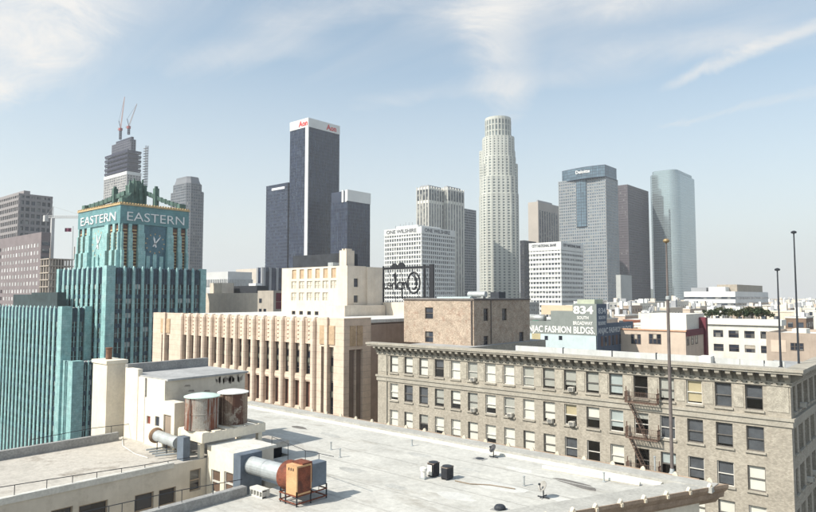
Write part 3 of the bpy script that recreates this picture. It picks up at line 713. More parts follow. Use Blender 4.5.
def ec_block(x0, x1, y0, y1, z0, z1, nfront, nside, corner_w=2.2, attic=5.0):
    core = MB().box(x0+.6,x1-.6,y0+.6,y1-.6,z0,z1-.6); core.build('inner_wall', dark_room, ec)
    MB().box(x0+.3,x1-.3,y0+.3,y1-.3,z1-.8,z1-.3).build('roof', roof_grey, ec)
    MB().box(x1-.2-corner_w,x1+.35,y0-.35,y0+corner_w,z0,z1+.15).build('corner_pier', tq, ec)
    MB().box(x0-.3,x0+1.4,y0-.3,y0+1.2,z0,z1+.1).build('corner_pier', tq, ec)
    MB().box(x1-1.3,x1+.3,y1-1.6,y1+.3,z0,z1+.1).build('corner_pier', tq, ec)
    for (O, ang, ln, nb) in (((x0+1.4, y0), 0, x1-x0-corner_w-1.6, nfront), ((x1, y0+corner_w), 90, y1-y0-corner_w-1.6, nside)):
        fr = frame(O, ang); bw = ln/nb
        pw = 0.36*bw if ang == 0 else 0.32*bw; pj = .62 if ang == 0 else 1.0
        pmesh = MB(); 
        prof = [(-pw/2,.05),(-pw/2,-.30*pj),(-pw*.28,-.55*pj),(pw*.28,-.55*pj),(pw/2,-.30*pj),(pw/2,.05)]
        h = z1-z0
        pmesh.loft([[(a,b,0) for a,b in prof],[(a,b,h-1.2) for a,b in prof],[(a*.8,b*.75,h-.3) for a,b in prof],[(a*.35,b*.4+.02,h+.25) for a,b in prof]])
        pme = pmesh.mesh('pier', tq)
        for i in range(1, nb):
            inst('pier', pme, ec, fr(bw*i,0,z0), ang)
        ww = bw - pw
        # attic panel: blue fluted recess with small fins
        am = MB(); am.box(-ww/2-.05,ww/2+.05,.12,.5,0,attic-.35)
        for k in range(3): xx = -ww/2+ww*(k+.5)/3; am.box(xx-.13,xx+.13,-.08,.2,.1,attic-.1-.25*abs(k-1))
        ame = am.mesh('attic_panel', tq_blue)
        sm_ = MB(); sm_.box(-ww/2-.05,ww/2+.05,.12,.5,0,1.15)
        for k in range(2): xx = -ww/2+ww*(k+.5)/2; sm_.box(xx-.11,xx+.11,-.02,.14,-.02,1.2)
        sme = sm_.mesh('spandrel', tq_blue)
        wme = MB().box(-ww/2-.05,ww/2+.05,.34,.5,0,ST-1.1).mesh('window', dark_glass)
        mme = MB().box(-.11,.11,.10,.36,0,ST-1.1).box(-ww/2,ww/2,.25,.35,(ST-1.15)*.5,(ST-1.15)*.5+.1).mesh('sash', tq)
        bme = MB().box(-ww/2+.05,ww/2-.05,.30,.33,1.7,ST-1.15).mesh('blind', pale_shade)
        nst = int((z1-attic-z0)/ST)
        for i in range(nb):
            uc = bw*(i+.5)
            inst('attic_panel', ame, ec, fr(uc,0,z1-attic), ang)
            for s_ in range(min(nst, 8)):
                zz = z1-attic-(s_+1)*ST
                inst('spandrel', sme, ec, fr(uc,0,zz), ang)
                w_ = inst('window', wme, ec, fr(uc,0,zz+1.12), ang)
                sub('sash', mme, w_)
                if random.random() < .16: sub('blind', bme, w_)
    return
x0u = rY(58, 275, ecy).x; y1u = rX(205, 275, ecx).y
ec_block(x0u, ecx, ecy, y1u, 0, EC0.z, 9, 10)
wx1 = rY(93, 320, ecy).x; wc = rX(63, 307, wx1)
x0w = wx1 - 62
ec_block(x0w, wx1, wc.y, ecy-.8, 0, wc.z, 19, 2, 2.4, 4.2)
lx1 = ecx - 1.5; lc = rX(75, 362, lx1)
ec_block(wx1+.5, lx1, wc.y+.6, ecy-.9, 0, lc.z, 2, 2, 2.6, 1.0)
# mechanical box on the wing roof
p0 = rZ(13, 305, wc.z)
for (pl_, pr_, yt, dd) in ((13, 31, 294.5, 12), (31, 57, 292.5, 5)):
    a = rY(pl_, 305, wc.y+2+dd*.3); b = rY(pr_, 305, wc.y+2+dd*.3); zt_ = rY((pl_+pr_)/2, yt, wc.y+2+dd*.3).z
    MB().box(a.x, b.x, wc.y+2+dd*.3, wc.y+6, wc.z-.4, zt_).build('mechanical_box', mat('mech_green_grey',(0.035,0.055,0.06),.7,.4,.4), ec)
# clock tower
tc0 = rX(121.3, 203, ecx-6.0)
tx1, ty0 = tc0.x, tc0.y; tx0 = rY(80, 210, ty0).x; ty1 = rX(187.5, 210, tx1).y
zt_top = tc0.z; zband = rX(121.3, 223, tx1).z; zb0 = EC0.z-.6
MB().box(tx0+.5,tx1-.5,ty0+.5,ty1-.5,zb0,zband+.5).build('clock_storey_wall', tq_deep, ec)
MB().box(tx0-.35,tx1+.35,ty0-.35,ty1+.35,zband,zt_top-.5).build('lettering_band', mat('band_turquoise',(0.13,0.29,0.31),.45,.3,.5,spec=.5,speck=.25,joint=.62,streak=.4,streak_col=(.06,.16,.2)), ec)
cpn = MB(); cpn.box(tx0-.6,tx1+.6,ty0-.6,ty1+.6,zt_top-.5,zt_top)
for k in range(26):
    xx = tx0+(tx1-tx0)*k/25; cpn.box(xx-.22,xx+.22,ty0-.62,ty0-.1,zt_top+.002,zt_top+.35)
    yy = ty0+(ty1-ty0)*k/25; cpn.box(tx1+.1,tx1+.62,yy-.2,yy+.2,zt_top+.003,zt_top+.35)
cpn.build('gold_coping', gold, ec)
W_, D_ = tx1-tx0, ty1-ty0
lh = 2.65
text(ec, 'EASTERN', lh/.69, (tx0+W_*.06, ty0-.45, zband+.95), 0, sign_white, bold=-.03, ext=.1, fit=W_*.84)
text(ec, 'EASTERN', lh/.69, (tx1+.45, ty0+D_*.06, zband+.95), 90, sign_white, bold=-.03, ext=.1, fit=D_*.86)
HB = zband-zb0
for (O, ang, ln) in (((tx0,ty0),0,W_), ((tx1,ty0),90,D_)):
    fr = frame(O, ang)
    segs = [(.0,.03,'p'),(.03,.10,'g'),(.10,.16,'p'),(.16,.235,'g'),(.235,.33,'P'),(.67,.765,'P'),(.765,.84,'g'),(.84,.90,'p'),(.90,.97,'g'),(.97,1.0,'p')]
    for a, b, k in segs:
        if k == 'g':
            gm = MB(); gm.fbox(fr, ln*a, ln*b, zb0, zband-.4, -.4, -.1)
            gg = gm.build('grille_panel', grille_m, ec)
            gs = MB()
            for q in range(12): zz = zb0+1+(HB-2)*q/12; gs.fbox(fr, ln*a+.15, ln*b-.15, zz, zz+.35, -.1, .05)
            gs.build('gold_trim', gold, gg)
        else:
            hh = zband+ (1.1 if k == 'P' else .2)
            pr = .55 if k == 'P' else .35
            pb = MB(); pb.fbox(fr, ln*a, ln*b, zb0, zband-2.6, -.4, pr+.35); pb.fbox(fr, ln*a+.12, ln*b-.12, zband-2.6, zband-.02, -.4, pr)
            pb.fbox(fr, ln*a-.05, ln*b+.05, zb0, zb0+HB*.42, -.4, pr+.8)
            pb.build('buttress', tq, ec)
    cp_ = MB(); cp_.fbox(fr, ln*.33, ln*.67, zb0, zband-.02, -.4, -.02); cpo = cp_.build('clock_panel', tq_deep if ang else tq, ec)  # shaded-side panel takes the deeper tone: its shade is in the colour
    fl_ = MB()
    for q in range(3): u = ln*(.37+.10*q); fl_.fbox(fr, u, u+ln*.055, zb0, zb0+HB*.36-abs(q-1)*.6, -.1, .35)
    fl_.build('pilaster', tq, ec)
    cz = zb0+HB*.60; cu_ = ln*.5
    dm = MB(); rad = ln*.155
    dm.loft([[fr(cu_+rad*math.cos(2*math.pi*k/32), n_, cz+rad*math.sin(2*math.pi*k/32)) for k in range(32)] for n_ in (-.1, .12)])
    cf = dm.build('clock_face', tq_deep if ang else tq, ec)  # dial follows its panel, shade coloured in on the side face
    tk = MB()
    for k in range(12):
        a = 2*math.pi*k/12; c1, c2 = rad*.8, rad*.95
        w = .16
        dx_, dz_ = math.sin(a), math.cos(a)
        tk.quad(fr(cu_+dx_*c1-dz_*w,.125,cz+dz_*c1+dx_*w), fr(cu_+dx_*c1+dz_*w,.125,cz+dz_*c1-dx_*w), fr(cu_+dx_*c2+dz_*w,.125,cz+dz_*c2-dx_*w), fr(cu_+dx_*c2-dz_*w,.125,cz+dz_*c2+dx_*w))
    tk.build('hour_mark', gold, cf)
    for a, l_, w in ((R(38), rad*.9, .20), (R(-14), rad*.72, .26)):
        hn = MB(); dx_, dz_ = math.sin(a), math.cos(a)
        P_ = lambda l, ww: fr(cu_+dx_*l-dz_*ww,.3,cz+dz_*l+dx_*ww)
        pts = [P_(-rad*.35,w*.8), P_(-rad*.35,-w*.8), P_(l_*.6,-w), P_(l_,0), P_(l_*.6,w)]
        bk = [tuple(Vector(p)-(Vector(fr(0,.08,0))-Vector(fr(0,0,0)))) for p in pts]
        hn.loft([bk, pts]); hn.build('clock_hand', sign_white, cf)
# roof: central shaft, pylons and flying buttresses
mx, my = (tx0+tx1)/2+1.5, (ty0+ty1)/2
zs = zt_top-.02
st = MB()
for f, za_, zb_ in ((2.9,zs,zs+5.6),(2.3,zs+5.6,zs+8.6),(1.5,zs+8.6,zs+9.6)):
    st.prism([(mx+f*math.cos(R(22.5+45*k)), my+f*math.sin(R(22.5+45*k))) for k in range(8)], za_, zb_)
for k in range(8):
    a = R(45*k); st.box(mx+2.9*math.cos(a)-.35,mx+2.9*math.cos(a)+.35,my+2.9*math.sin(a)-.35,my+2.9*math.sin(a)+.35,zs,zs+6.8+(k%2)*1.4); st.box(mx+2.0*math.cos(a)-.22,mx+2.0*math.cos(a)+.22,my+2.0*math.sin(a)-.22,my+2.0*math.sin(a)+.22,zs,zs+9.2+(k%2)*.9)
st.build('central_stack', copper, ec)
MB().box(tx0+.5,tx1-.5,ty0+.5,ty1-.5,zs-.4,zs+.05).build('tower_roof', roof_grey, ec)
for sx in (-1,1):
    for sy in (-1,1):
        ex, ey = (tx1-1.5 if sx>0 else tx0+1.5), (ty1-1.5 if sy>0 else ty0+1.5)
        p0, p1 = Vector((mx+sx*2.4,my+sy*2.4,zs+6.4)), Vector((ex,ey,zs+1.9))
        dirv = (p1-p0); hv = Vector((dirv.x,dirv.y,0)).normalized(); nv = Vector((-hv.y,hv.x,0))*.55
        fb = MB(); rings = []
        for k in range(7):
            f = k/6; q = p0.lerp(p1, f); sag = -math.sin(math.pi*f)*.35; th = 1.5-.35*f
            rings.append([q+nv+Vector((0,0,sag)), q-nv+Vector((0,0,sag)), q-nv+Vector((0,0,sag-th)), q+nv+Vector((0,0,sag-th))])
        fb.loft(rings)
        for k in range(1,9):
            q = p0.lerp(p1,k/9); sg_ = -math.sin(math.pi*k/9)*.35; a_ = nv*1.18; b_ = hv*.14
            fb.loft([[q+a_+b_+Vector((0,0,sg_-1.45)), q-a_+b_+Vector((0,0,sg_-1.45)), q-a_-b_+Vector((0,0,sg_-1.45)), q+a_-b_+Vector((0,0,sg_-1.45))], [q+a_+b_+Vector((0,0,sg_+.16)), q-a_+b_+Vector((0,0,sg_+.16)), q-a_-b_+Vector((0,0,sg_+.16)), q+a_-b_+Vector((0,0,sg_+.16))]])
        fb.build('flying_buttress', copper, ec)
        q = p0.lerp(p1,.27)
        py_ = MB(); py_.prism([(q.x-.7,q.y-.7),(q.x+.7,q.y-.7),(q.x+.7,q.y+.7),(q.x-.7,q.y+.7)], zs, zs+7.2); py_.prism([(q.x-.4,q.y-.4),(q.x+.4,q.y-.4),(q.x+.4,q.y+.4),(q.x-.4,q.y+.4)], zs+7.2, zs+7.9)
        py_.build('pylon', copper, ec)
        cr_ = MB().box(ex-1.1,ex+1.1,ey-1.1,ey+1.1,zs,zs+1.9); cr_.build('corner_block', copper, ec)
# flag on the left of the tower
fp = rD(72, 262, 196)
c = root('flagpole', (fp.x, fp.y, EC0.z-.5), 'small flag on a short pole at left edge of the turquoise building', 'flag')
MB().tube([(fp.x,fp.y,EC0.z-.5),(fp.x,fp.y,rD(72,226,196).z)], .09, 6).build('pole', grey_clad, c)
ft = rD(71.5, 228, 196); fm = MB()
for k in range(6):
    w0 = lambda i: Vector((ft.x,ft.y,ft.z)) - RGT*(i*.33) + Vector((FWD.x,FWD.y,0))*.15*math.sin(i*1.7)
    fm.quad(w0(k)-Vector((0,0,1.1)), w0(k+1)-Vector((0,0,1.15)), w0(k+1), w0(k))
fm.build('flag_cloth', mat('flag_cloth',(0.16,0.05,0.09),.8,.5,2), c)

# ------------------------------------------------------------------ cream pier-fronted building
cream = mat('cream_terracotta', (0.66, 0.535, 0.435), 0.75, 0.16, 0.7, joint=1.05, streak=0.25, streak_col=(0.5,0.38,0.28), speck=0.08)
cream_dk = mat('cream_relief', (0.52, 0.38, 0.25), 0.8, 0.25, 1.4, speck=0.3)
brown_panel = mat('brown_panel', (0.24, 0.13, 0.10), 0.7, 0.3, 1.2, speck=0.2)
green_span = mat('green_spandrel', (0.14, 0.145, 0.12), 0.7, 0.25, 1.5)
CP = rD(153.5, 312.5, 140); cbx0, cby = CP.x, CP.y; cbx1 = rY(344, 317, cby).x; cz1 = CP.z
cb = root('pier_fronted_building', ((cbx0+cbx1)/2, cby+18, 0), 'cream building with tall close set piers and carved attic panels', 'building')
cyb = cby + 36
MB().box(cbx0+.5,cbx1-.5,cby+.9,cyb,0,cz1-.5).build('inner_wall', mat('shadow_wall',(0.22,0.17,0.14),.9,.2,.5), cb)
MB().box(cbx0+.3,cbx1-.3,cby+.6,cyb+.2,cz1-.9,cz1-.35).build('roof', roof_pale, cb)
fr = frame((0, cby)); bx = [rY(p, 345, cby).x for p in (186.0, 308.8)]
bw = (bx[1]-bx[0])/14; pw = .95
def strip(u0, u1, z0, z1, n0, n1, name, m, par=None): 
    q = MB(); q.fbox(fr, u0, u1, z0, z1, n0, n1); return q.build(name, m, par or cb)
zl = [cz1-4.3, cz1-9.3, cz1-10.5, cz1-14.7]           # window top, window foot, ledge foot, brown recess foot
# pavilions (two at the ends)
pavs = [(cbx0, [rY(163,340,cby).x, rY(167.6,340,cby).x], bx[0]-bw/2-pw/2), (bx[1]+bw/2+pw/2, [rY(323.8,340,cby).x, rY(331,340,cby).x], cbx1)]
wmesh = {}
def cwin(ww, hh):
    k = (round(ww,2), round(hh,2))
    if k not in wmesh:
        fm_ = MB(); fm_.box(-ww/2,-ww/2+.1,-.06,.06,0,hh); fm_.box(ww/2-.1,ww/2,-.06,.06,0,hh); fm_.box(-ww/2+.1,ww/2-.1,-.06,.06,hh-.1,hh); fm_.box(-ww/2+.1,ww/2-.1,-.08,.06,hh*.5-.06,hh*.5+.06); fm_.box(-ww/2+.1,ww/2-.1,-.06,.06,0,.1)
        wmesh[k] = (fm_.mesh('window', mat('bronze_sash',(0.11,0.09,0.08),.6,.2)), MB().box(-ww/2+.1,ww/2-.1,0.0,.03,.1,hh-.1).mesh('pane', dark_glass), MB().box(-ww/2+.1,ww/2-.1,-.02,-.005,hh*.45,hh-.1).mesh('blind', mat('cream_blind',(0.42,0.38,0.32),.9,.25,.8)))
    return wmesh[k]
def put_window(rt_, u, z0, ww, hh, f, ang, dep, blind=.5):
    a, b, c_ = cwin(ww, hh)
    w = inst('window', a, rt_, f(u, -dep, z0), ang); sub('pane', b, w)
    if random.random() < blind: sub('blind', c_, w)
    return w
for ua, slots, ub in pavs:
    sw = 1.25; h_ = []
    for s_ in slots: h_ += [(s_-sw/2, s_+sw/2, 2, cz1-4.6)]
    m = MB(); m.wall(fr, ua, ub, 0, cz1, h_, .9); m.quad(fr(ua,0,cz1),fr(ub,0,cz1),fr(ub,-1,cz1),fr(ua,-1,cz1))
    m.quad(fr(ub,0,0),fr(ub,-1,0),fr(ub,-1,cz1),fr(ub,0,cz1)); m.quad(fr(ua,-1,0),fr(ua,0,0),fr(ua,0,cz1),fr(ua,-1,cz1))
    pv = m.build('end_pavilion', cream, cb)
    for s_ in slots:
        for k in range(8):
            zz = cz1-4.6-(k+1)*4.0
            put_window(cb, s_, zz+.9, sw, 3.1, fr, 0, .6, .3)
            strip(s_-sw/2+.01, s_+sw/2-.01, zz+.01, zz+.89, -.7, -.45, 'spandrel', green_span)
        strip(s_-.9, s_+.9, cz1-4.2, cz1-1.2, .002, .14, 'carved_panel', cream_dk)
    mid = (slots[0]+slots[1])/2
    strip(mid-.35, mid+.35, 0, cz1+.12, .01, .4, 'pavilion_fin', cream)
pier_me = MB().loft([[(-pw/2,.3,0),(-pw/2,-.35,0),(-pw*.3,-.6,0),(pw*.3,-.6,0),(pw/2,-.35,0),(pw/2,.3,0)], [(-pw/2,.3,cz1-.6),(-pw/2,-.35,cz1-.6),(-pw*.3,-.6,cz1-.6),(pw*.3,-.6,cz1-.6),(pw/2,-.35,cz1-.6),(pw/2,.3,cz1-.6)], [(-pw/2,.3,cz1+.1),(-pw*.4,-.1,cz1+.1),(-pw*.3,-.25,cz1+.1),(pw*.3,-.25,cz1+.1),(pw*.4,-.1,cz1+.1),(pw/2,.3,cz1+.1)]]).mesh('pier', cream)
ww = bw-pw
am = MB(); am.box(-ww/2-.02,ww/2+.02,-.05,.6,0,4.2)
for k in range(5):
    zz = .5+k*.72
    am.loft([[(-.35,-.05,zz+.3),(0,-.05,zz),(.35,-.05,zz+.3),(0,-.05,zz+.6)],[(-.12,-.22,zz+.3),(0,-.22,zz+.18),(.12,-.22,zz+.3),(0,-.22,zz+.42)]])
am.box(-.55,-.42,-.14,-.04,.2,4.0); am.box(.42,.55,-.14,-.04,.2,4.0)
am_me = am.mesh('carved_panel', cream)
sp_me = MB().box(-ww/2,ww/2,.45,.75,0,.8).box(-ww/2+.2,ww/2-.2,.38,.46,.12,.68).mesh('spandrel', green_span)
lg_me = MB().box(-ww/2,ww/2,.05,.85,0,1.15).box(-ww/2+.15,ww/2-.15,-.08,.06,.25,.9).mesh('ledge_panel', cream)
br_me = MB().box(-ww/2,ww/2,.55,.85,0,4.2).box(-.05,.05,.46,.56,0,4.2).mesh('brown_bay_panel', brown_panel)
for i in range(15):
    u = bx[0]+bw*i
    inst('pier', pier_me, cb, fr(u-bw/2,0,0))
    if i == 14: inst('pier', pier_me, cb, fr(u+bw/2,0,0))
    inst('carved_panel', am_me, cb, fr(u,0,cz1-4.3))
    put_window(cb, u, cz1-6.75, ww, 2.45, fr, 0, .55, .75)
    inst('spandrel', sp_me, cb, fr(u,0,cz1-7.55))
    put_window(cb, u, cz1-9.35, ww, 1.8, fr, 0, .55, .25)
    inst('ledge_panel', lg_me, cb, fr(u,0,cz1-10.5))
    inst('brown_bay_panel', br_me, cb, fr(u,0,cz1-14.7))
    for k in range(3):
        inst('ledge_panel', lg_me, cb, fr(u,0,cz1-15.85-k*4.4))
        if k: put_window(cb, u, cz1-15.85-k*4.4+1.2, ww, 3.15, fr, 0, .55, .3)
        else: inst('brown_bay_panel', br_me, cb, fr(u,0,cz1-15.85-4.3))
MB().box(cbx0+.2,cbx1-.2,cby+.25,cby+1.4,cz1-.45,cz1-.05).build('coping', cream, cb)
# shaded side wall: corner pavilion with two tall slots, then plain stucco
frs = frame((cbx1, cby), 90)
s1, s2 = rX(352.5,360,cbx1).y-cby, rX(359.5,360,cbx1).y-cby
pav_d = rX(371,330,cbx1).y-cby
m = MB(); m.wall(frs, 1.0, pav_d, 0, cz1, [(s1-.75,s1+.75,2,cz1-5),(s2-.75,s2+.75,2,cz1-5)], .9); m.quad(frs(1.0,0,cz1),frs(pav_d,0,cz1),frs(pav_d,-1,cz1),frs(1.0,-1,cz1))
m.build('side_pavilion', cream, cb)
for s_ in (s1, s2):
    for k in range(8): put_window(cb, s_, cz1-5-(k+1)*4.0+.5, 1.5, 3.4, frs, 90, .7, .0)
    q = MB(); q.fbox(frs, s_-.6,s_+.6,cz1-4.4,cz1-1.2,.003,.14); q.build('carved_panel', cream_dk, cb)
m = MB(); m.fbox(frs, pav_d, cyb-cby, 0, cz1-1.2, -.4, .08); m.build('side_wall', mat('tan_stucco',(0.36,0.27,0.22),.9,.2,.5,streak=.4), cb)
# upper block
up = root('upper_block', (0,0,0), 'cream windowed upper block with stair chimney rising behind the pier fronted building', 'building')
UC = rD(347.3, 265.5, 125); ux1, uy0, uz = UC.x, UC.y, UC.z
ux0 = rY(282, 268, uy0).x; uy1 = rX(366, 268, ux1).y
up.location = ((ux0+ux1)/2, uy0+8, cz1-.5); ORG[up.name] = tuple(up.location)
cream2 = mat('cream_stucco', (0.65, 0.575, 0.485), 0.85, 0.14, 0.5, streak=0.4, streak_col=(0.5,0.38,0.27), speck=0.07)
fu = frame((ux0, uy0)); UW = ux1-ux0
cols = [rY(p, 285, uy0).x-ux0 for p in (294,301.7,309.5,317.4,325.4,333.5)]
zz_ = lambda py: rY(310, py, uy0).z
rows = [(zz_(288.5), zz_(281)), (zz_(300.5), zz_(292.5))]
holes = [(c_-.85,c_+.85,a,b) for c_ in cols for a,b in rows if not (c_ == cols[-1] and a < zz_(291))]
slots_ = [(c_-.7,c_+.7,zz_(278.5),zz_(269)) for c_ in cols]
low = [(rY(p,312,uy0).x-ux0-.6, rY(p,312,uy0).x-ux0+.6, zz_(315), zz_(311.3)) for p in (293.5,301,309,316.5)]
m = MB(); m.wall(fu, 0, UW, cz1-.5, uz, holes+slots_+low, .3); m.quad(fu(0,0,uz),fu(UW,0,uz),fu(UW,-.8,uz),fu(0,-.8,uz))
m.build('front_wall', cream2, up)
pale_blk = mat('glass_block', (0.52,0.5,0.43), .4, .35, 1.2, spec=.5)
for h in holes+slots_+low:
    q = MB(); q.fbox(fu, h[0],h[1],h[2],h[3],-.3,-.2)
    w = q.build('window' if h in holes else ('niche_panel' if h in slots_ else 'vent_opening'), pale_blk if h in holes else (cream_dk if h in slots_ else dark_room), up)
    if h in holes:
        b_ = MB(); mz = (h[2]+h[3])/2; mu = (h[0]+h[1])/2
        b_.fbox(fu,h[0],h[1],mz-.06,mz+.06,-.2,-.12); b_.fbox(fu,mu-.06,mu+.06,h[2],h[3],-.2,-.11); b_.build('glazing_bar', cream2, w)
fus = frame((ux1, uy0), 90); UD = uy1-uy0
sh = [(rX(356,285,ux1).y-uy0-.6, rX(356,285,ux1).y-uy0+.6, rX(356,a,ux1).z, rX(356,b,ux1).z) for a,b in ((287,278.5),(302.5,295.5))]
m = MB(); m.wall(fus, 0, UD, cz1-.5, uz, sh, .3); m.quad(fus(0,0,uz),fus(UD,0,uz),fus(UD,-.8,uz),fus(0,-.8,uz)); m.build('side_wall', cream2, up)
for h in sh: q = MB(); q.fbox(fus,h[0],h[1],h[2],h[3],-.3,-.22); q.build('window', dark_glass, up)
MB().box(ux0+.3,ux1-.3,uy0+.3,uy1+.5,cz1-.6,uz-.5).build('inner_wall', cream2, up)
bxx = rD(376, 268, 130.5); 
MB().box(ux1+.01,bxx.x,uy1,max(uy1+1.5,rX(382.5,268,bxx.x).y),0,uz-.1).build('rear_bay', cream2, up)
# stepped ledge in front of side, stair chimney, dark plant behind
lz = rX(350, 305.5, ux1+1).z
MB().box(rY(325,305,uy0-2.2).x, bxx.x+1.2, uy0-2.2, uy1+4, cz1-.6, lz).build('lower_step', cream2, up)
cxm = rY(346.5,260,uy0+1.2).x
ch = MB(); zct = rY(346.5,250.5,uy0+1).z; ch.box(cxm-1.0,cxm+1.0,uy0+.2,uy0+2.4,uz-.4,zct); ch.box(cxm-.6,cxm-.25,uy0+.5,uy0+2.1,zct,zct+.35); ch.box(cxm+.25,cxm+.6,uy0+.5,uy0+2.1,zct,zct+.35)
ch.build('stair_chimney', cream2, up)
pz = rY(318,254.5,uy0+7).z
pm2 = MB(); pm2.box(rY(293,258,uy0+7).x,rY(341,258,uy0+7).x,uy0+7,uy0+12,uz-.55,pz); pm2.build('roof_plant', mat('plant_dark',(0.035,0.04,0.05),.7,.4,.5), up)
MB().box(rY(328,262,uy0+3).x,rY(333,262,uy0+3).x,uy0+3,uy0+5,uz-.55,rY(330,262.5,uy0+3).z).build('vent_box', grey_metal, up)
# parapet strip along the roof between (low cream wall right)
wz = rX(395,306,bxx.x+3).z
lo_ = root('low_theatre_block', (bxx.x+7, uy1+5, 0), 'low cream block carrying the roof sign frame', 'building')
lx0, lx1 = bxx.x+.3, rY(406, 300, uy1+4).x+8
MB().box(lx0, lx1, uy1+4.2, uy1+22, 0, rY(411,302.5,uy1+4.2).z).build('wall', cream2, lo_)
MB().box(lx0+.4, lx1-.4, uy1+4.6, uy1+21.6, rY(411,302.5,uy1+4.2).z-.002, rY(411,302.5,uy1+4.2).z+.05).build('roof', roof_grey, lo_)

# script roof sign seen from behind
sy = uy1+9
s0, s1p = rY(383,300,sy), rY(433,300,sy); zt_s, zb_s = rY(410,266.5,sy).z, rY(410,300,sy).z
sg = root('roof_sign', ((s0.x+s1p.x)/2, sy, zb_s-1.5), 'black roof sign with mirrored script lettering seen from behind', 'sign')
fs = MB(); sp_ = rY(376,262,sy).x
fs.box(sp_, s1p.x, sy-.12, sy+.12, zt_s-.5, zt_s); fs.box(sp_, s1p.x, sy-.1, sy+.1, zb_s+.4, zb_s+.6)
fs.build('beam', black_iron, sg)
for p, w in ((424.5,.2),(431.8,.55),(383.5,.15)):
    xx = rY(p,285,sy).x; MB().box(xx-w,xx+w,sy-.16,sy+.16,zb_s-1.5,zt_s+.3).build('post', black_iron, sg)
bc = MB()
for p in (388,400,412,424):
    xx = rY(p,285,sy).x; bc.tube([(xx,sy,zt_s-.3),(xx,sy+3,zb_s-1.4)], .06, 5)
bc.build('brace', black_iron, sg)
for p, rr_ in ((394.5,.85),(401.3,1.0)):
    xx = rY(p,266,sy).x; dm = MB(); dm.loft([[(xx+rr_*math.cos(R(a)), sy+n_, zt_s-.1+rr_*1.05*math.sin(R(a))) for a in range(0,181,15)] for n_ in (-.15,.15)])
    dm.build('scallop', black_iron, sg)
# strokes in letter units (x to the right as written, y up); mirrored about the O on the right
def arc(cx_, cy_, rx_, ry_, a0, a1, n_=14): return [(cx_+rx_*math.cos(R(a0+(a1-a0)*k/n_)), cy_+ry_*math.sin(R(a0+(a1-a0)*k/n_))) for k in range(n_+1)]
glyphs = [('O', arc(1.3,1.9,1.25,1.95,60,430,26)), ('O', arc(1.25,1.9,.55,1.2,80,300,16)),
 ('r', [(2.7,1.0),(3.0,2.2),(3.15,1.9),(3.5,2.1),(3.3,1.0),(3.6,.8)]),
 ('p', [(3.8,2.1),(3.75,-1.0)]), ('p', arc(4.2,1.4,.5,.7,170,-170,16)),
 ('h', [(4.9,.7),(5.3,2.4),(5.5,3.7),(5.25,3.9),(5.1,3.3),(5.2,.8)]), ('h', [(5.2,1.5),(5.6,2.0),(5.9,1.7),(5.85,.9),(6.1,.8)]),
 ('e', [(6.2,1.3),(6.8,1.5),(6.7,2.0),(6.4,2.0),(6.2,1.4),(6.4,.8),(6.9,.9)]),
 ('u', [(7.0,2.0),(7.0,1.0),(7.4,.8),(7.7,1.1),(7.7,2.0),(7.75,.9)]), ('m', [(8.0,2.0),(8.0,.8),(8.0,1.6),(8.4,2.0),(8.5,.8),(8.5,1.6),(8.9,2.0),(9.0,.8)])]
ox = rY(421,285,sy).x; zk = (rY(414,272.5,sy).z-rY(414,293.5,sy).z)/3.95; ku = (rY(421,285,sy).x-rY(408.5,285,sy).x)/2.6; zo = rY(414,293,sy).z
for nm, pts in glyphs:
    q = MB(); q.tube([(ox-x_*ku, sy-.3, zo+y_*zk) for x_, y_ in pts], .17 if nm != 'O' else .2, 6); q.build('script_letter', black_iron, sg)

